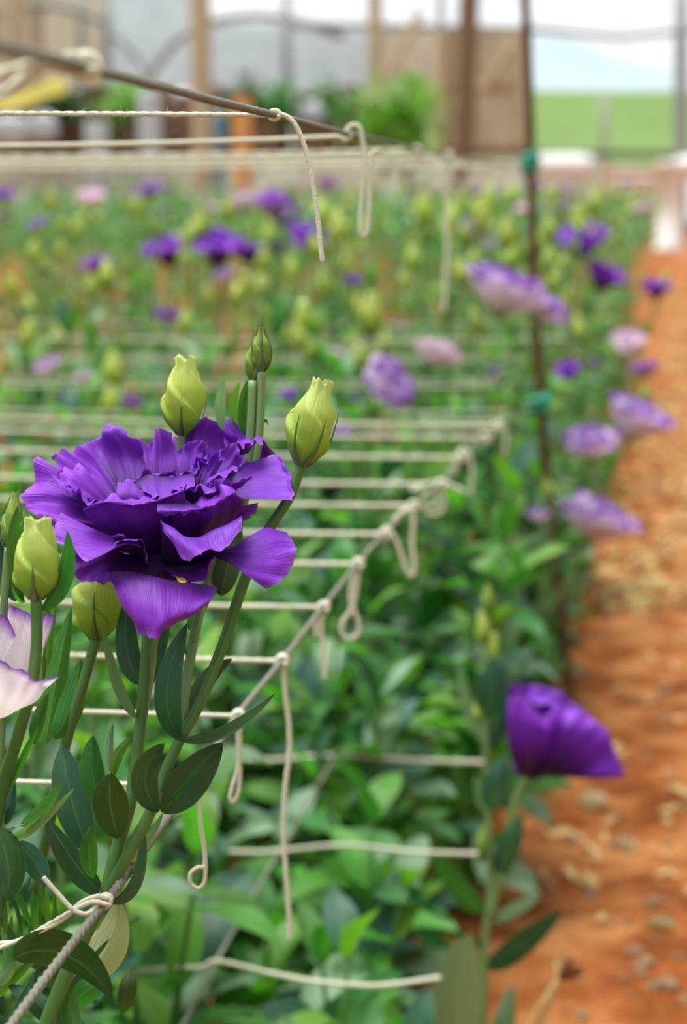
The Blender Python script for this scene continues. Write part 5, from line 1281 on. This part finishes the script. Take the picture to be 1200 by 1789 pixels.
def bed_mass(name, label, seed, x0, x1, y0, y1, cnt, zmax):
    rr = np.random.default_rng(seed); g = Geo(); mids = []
    for n in range(cnt):
        x, y = rr.uniform(x0, x1), rr.uniform(y0, y1); top = zmax * rr.uniform(.8, 1.05)
        for k in range(9):
            v, f, uv = leaf_local(rr.uniform(.05, .085), .45, .6, .3, 4, 3)
            M = np.array(leaf_matrix((x + rr.normal() * .03, y + rr.normal() * .03, top * rr.uniform(.05, 1.0)), rr.uniform(0, 6.28), rr.uniform(.2, 1.2), 1, rr.normal() * .3))
            g.add(v @ M[:3, :3].T + M[:3, 3], f, uv); mids += [int(rr.integers(0, 4))] * len(f)
    o = g.obj(name, LEAF_FAR)
    for m_ in (LEAF_MD, LEAF_BR, LEAF_DK): o.data.materials.append(m_)
    o.data.polygons.foreach_set('material_index', mids); tag(o, label, 'plants', kind='stuff')
bed_mass('added_foliage', 'unseen green leaves added at the near end of the bed to cut red soil bounce', 45, -1.15, -.24, -1.0, .62, 420, .26)  # out of view, added to damp the red bounce off bare soil
bed_mass('added_foliage', 'unseen green leaves added right of the path to cut sky fill', 46, .75, 1.7, -.8, 9.0, 900, .45)  # out of view, a bed added to dim sky light from the right
mass('distant_foliage', 'mass of green leaves of the most distant flower rows', 41, 2600, 'leaf')
mass('distant_blooms', 'countless tiny buds and blooms over the most distant rows', 42, 420, 'head')

# ------------------------------------------------------------------ things lying on the path
def clod_mesh(seed):
    r = np.random.default_rng(seed)
    a = np.linspace(-math.pi / 2, math.pi / 2, 6); b = np.arange(9) * 2 * math.pi / 9
    A, B = np.meshgrid(a, b, indexing='ij')
    k = 1 + .45 * (r.random(A.shape) - .5)
    k[0] = k[0, 0]; k[-1] = k[-1, 0]
    v = np.dstack([np.cos(A) * np.cos(B) * k * 1.25, np.cos(A) * np.sin(B) * k, np.sin(A) * k * .65]).reshape(-1, 3)
    return mesh('soil_clod', v, grid_faces(6, 9, 0, True), CLOD, None, False)
CL = [clod_mesh(k) for k in range(6)]
rr = np.random.default_rng(51)
pos = [(1160, 1197, 26), (1092, 1472, 44), (1040, 1396, 50), (1140, 1608, 30), (1106, 1690, 28), (1130, 1706, 26), (1166, 1752, 34), (1000, 1330, 30), (1110, 1210, 18), (1080, 1420, 22)]
for k in range(120):
    y = rr.uniform(900, 1789); x = rr.uniform(930 + max(0, 1300 - y) * .18, 1200)
    pos.append((x, y, abs(rr.normal()) * 7 + 7))
for k in range(50):
    y = rr.uniform(470, 900); x = rr.uniform(1100, 1195); pos.append((x, y, abs(rr.normal()) * 4 + 5))
for i, (x, y, s) in enumerate(pos):
    p = PZ(x, y, 0); d = proj(p)[2]; sz = s / 2 / FPX * d
    p[2] = float(ground_z(p[0], p[1])) + sz * .25
    o = link('soil_clod', CL[i % 6], None, Matrix.Translation(Vector(p)) @ Euler((rr.normal() * .3, rr.normal() * .3, rr.uniform(0, 6.28))).to_matrix().to_4x4() @ Matrix.Scale(sz, 4))
    tag(o, 'small pale dry clod lying on the red soil path', 'clod', 'clods on the path')
# dry litter along the path: straw and shrivelled leaves
g = Geo()
for k in range(2600):
    y = 2.9 + rr.random() ** 1.6 * 9; x = .0 + rr.normal() * .075
    if rr.random() < .05: y = 1.6 + rr.random() * 1.5; x = rr.uniform(-.12, .1)
    v, f, uv = leaf_local(rr.uniform(.012, .04), rr.uniform(.15, .5), rr.uniform(-.6, .8), .3, 4, 3)
    M = np.array(leaf_matrix((x, y, float(ground_z(x, y)) + .004), rr.uniform(0, 6.28), rr.uniform(-.1, .3), 1, rr.normal() * .5))
    g.add(v @ M[:3, :3].T + M[:3, 3], f, uv)
tag(g.obj('dry_litter', STRAW), 'straw coloured dry leaves strewn along the far path', 'litter', kind='stuff')
o = None
p = PZ(1180, 1652, 0.0)
v, f, uv = leaf_local(.032, .5, .4, .4, 10, 7)
M = np.array(leaf_matrix((p[0], p[1], float(ground_z(p[0], p[1])) + .006), 1.2, .1, 1, .2))
tag(obj('fallen_leaf', v @ M[:3, :3].T + M[:3, 3], f, LEAF_GR, None, uv), 'single grey-green leaf fallen on the path near the right edge', 'leaf')
# withered flower stalk at the lower right
S0 = 1.28
S_ = empty('withered_stalk', P(925, 1900, S0) * [1, 1, 0], 'dry tan stalk with a withered brown flower at the lower right', 'plant')
ORG[S_.name] = np.array(S_.location)
hstem(S_, to_ground(P(925, 1900, S0) * [1, 1, 0], (925, 1800, S0)) + [(925, 1800, S0), (945, 1765, S0), (962, 1735, S0), (976, 1712, S0)], 20, 16, DRY)
for i, (x, y) in enumerate([(1002, 1672), (1018, 1690), (1022, 1702), (990, 1656), (1000, 1700), (968, 1680)]):
    hleaf(S_, (974, 1716, S0), ((974 + x) / 2 + 3, (1716 + y) / 2 - 4, S0 - .004 + .002 * i), (x, y, S0 - .01 + .004 * i), 7, 7, DRYB if i < 3 else DRY, 2, -2, seed=i, name='withered_petal')
hleaf(S_, (935, 1800, S0 - .02), (948, 1772, S0 - .02), (968, 1740, S0 - .02), 12, 14, DRY, 2, -2, seed=9)
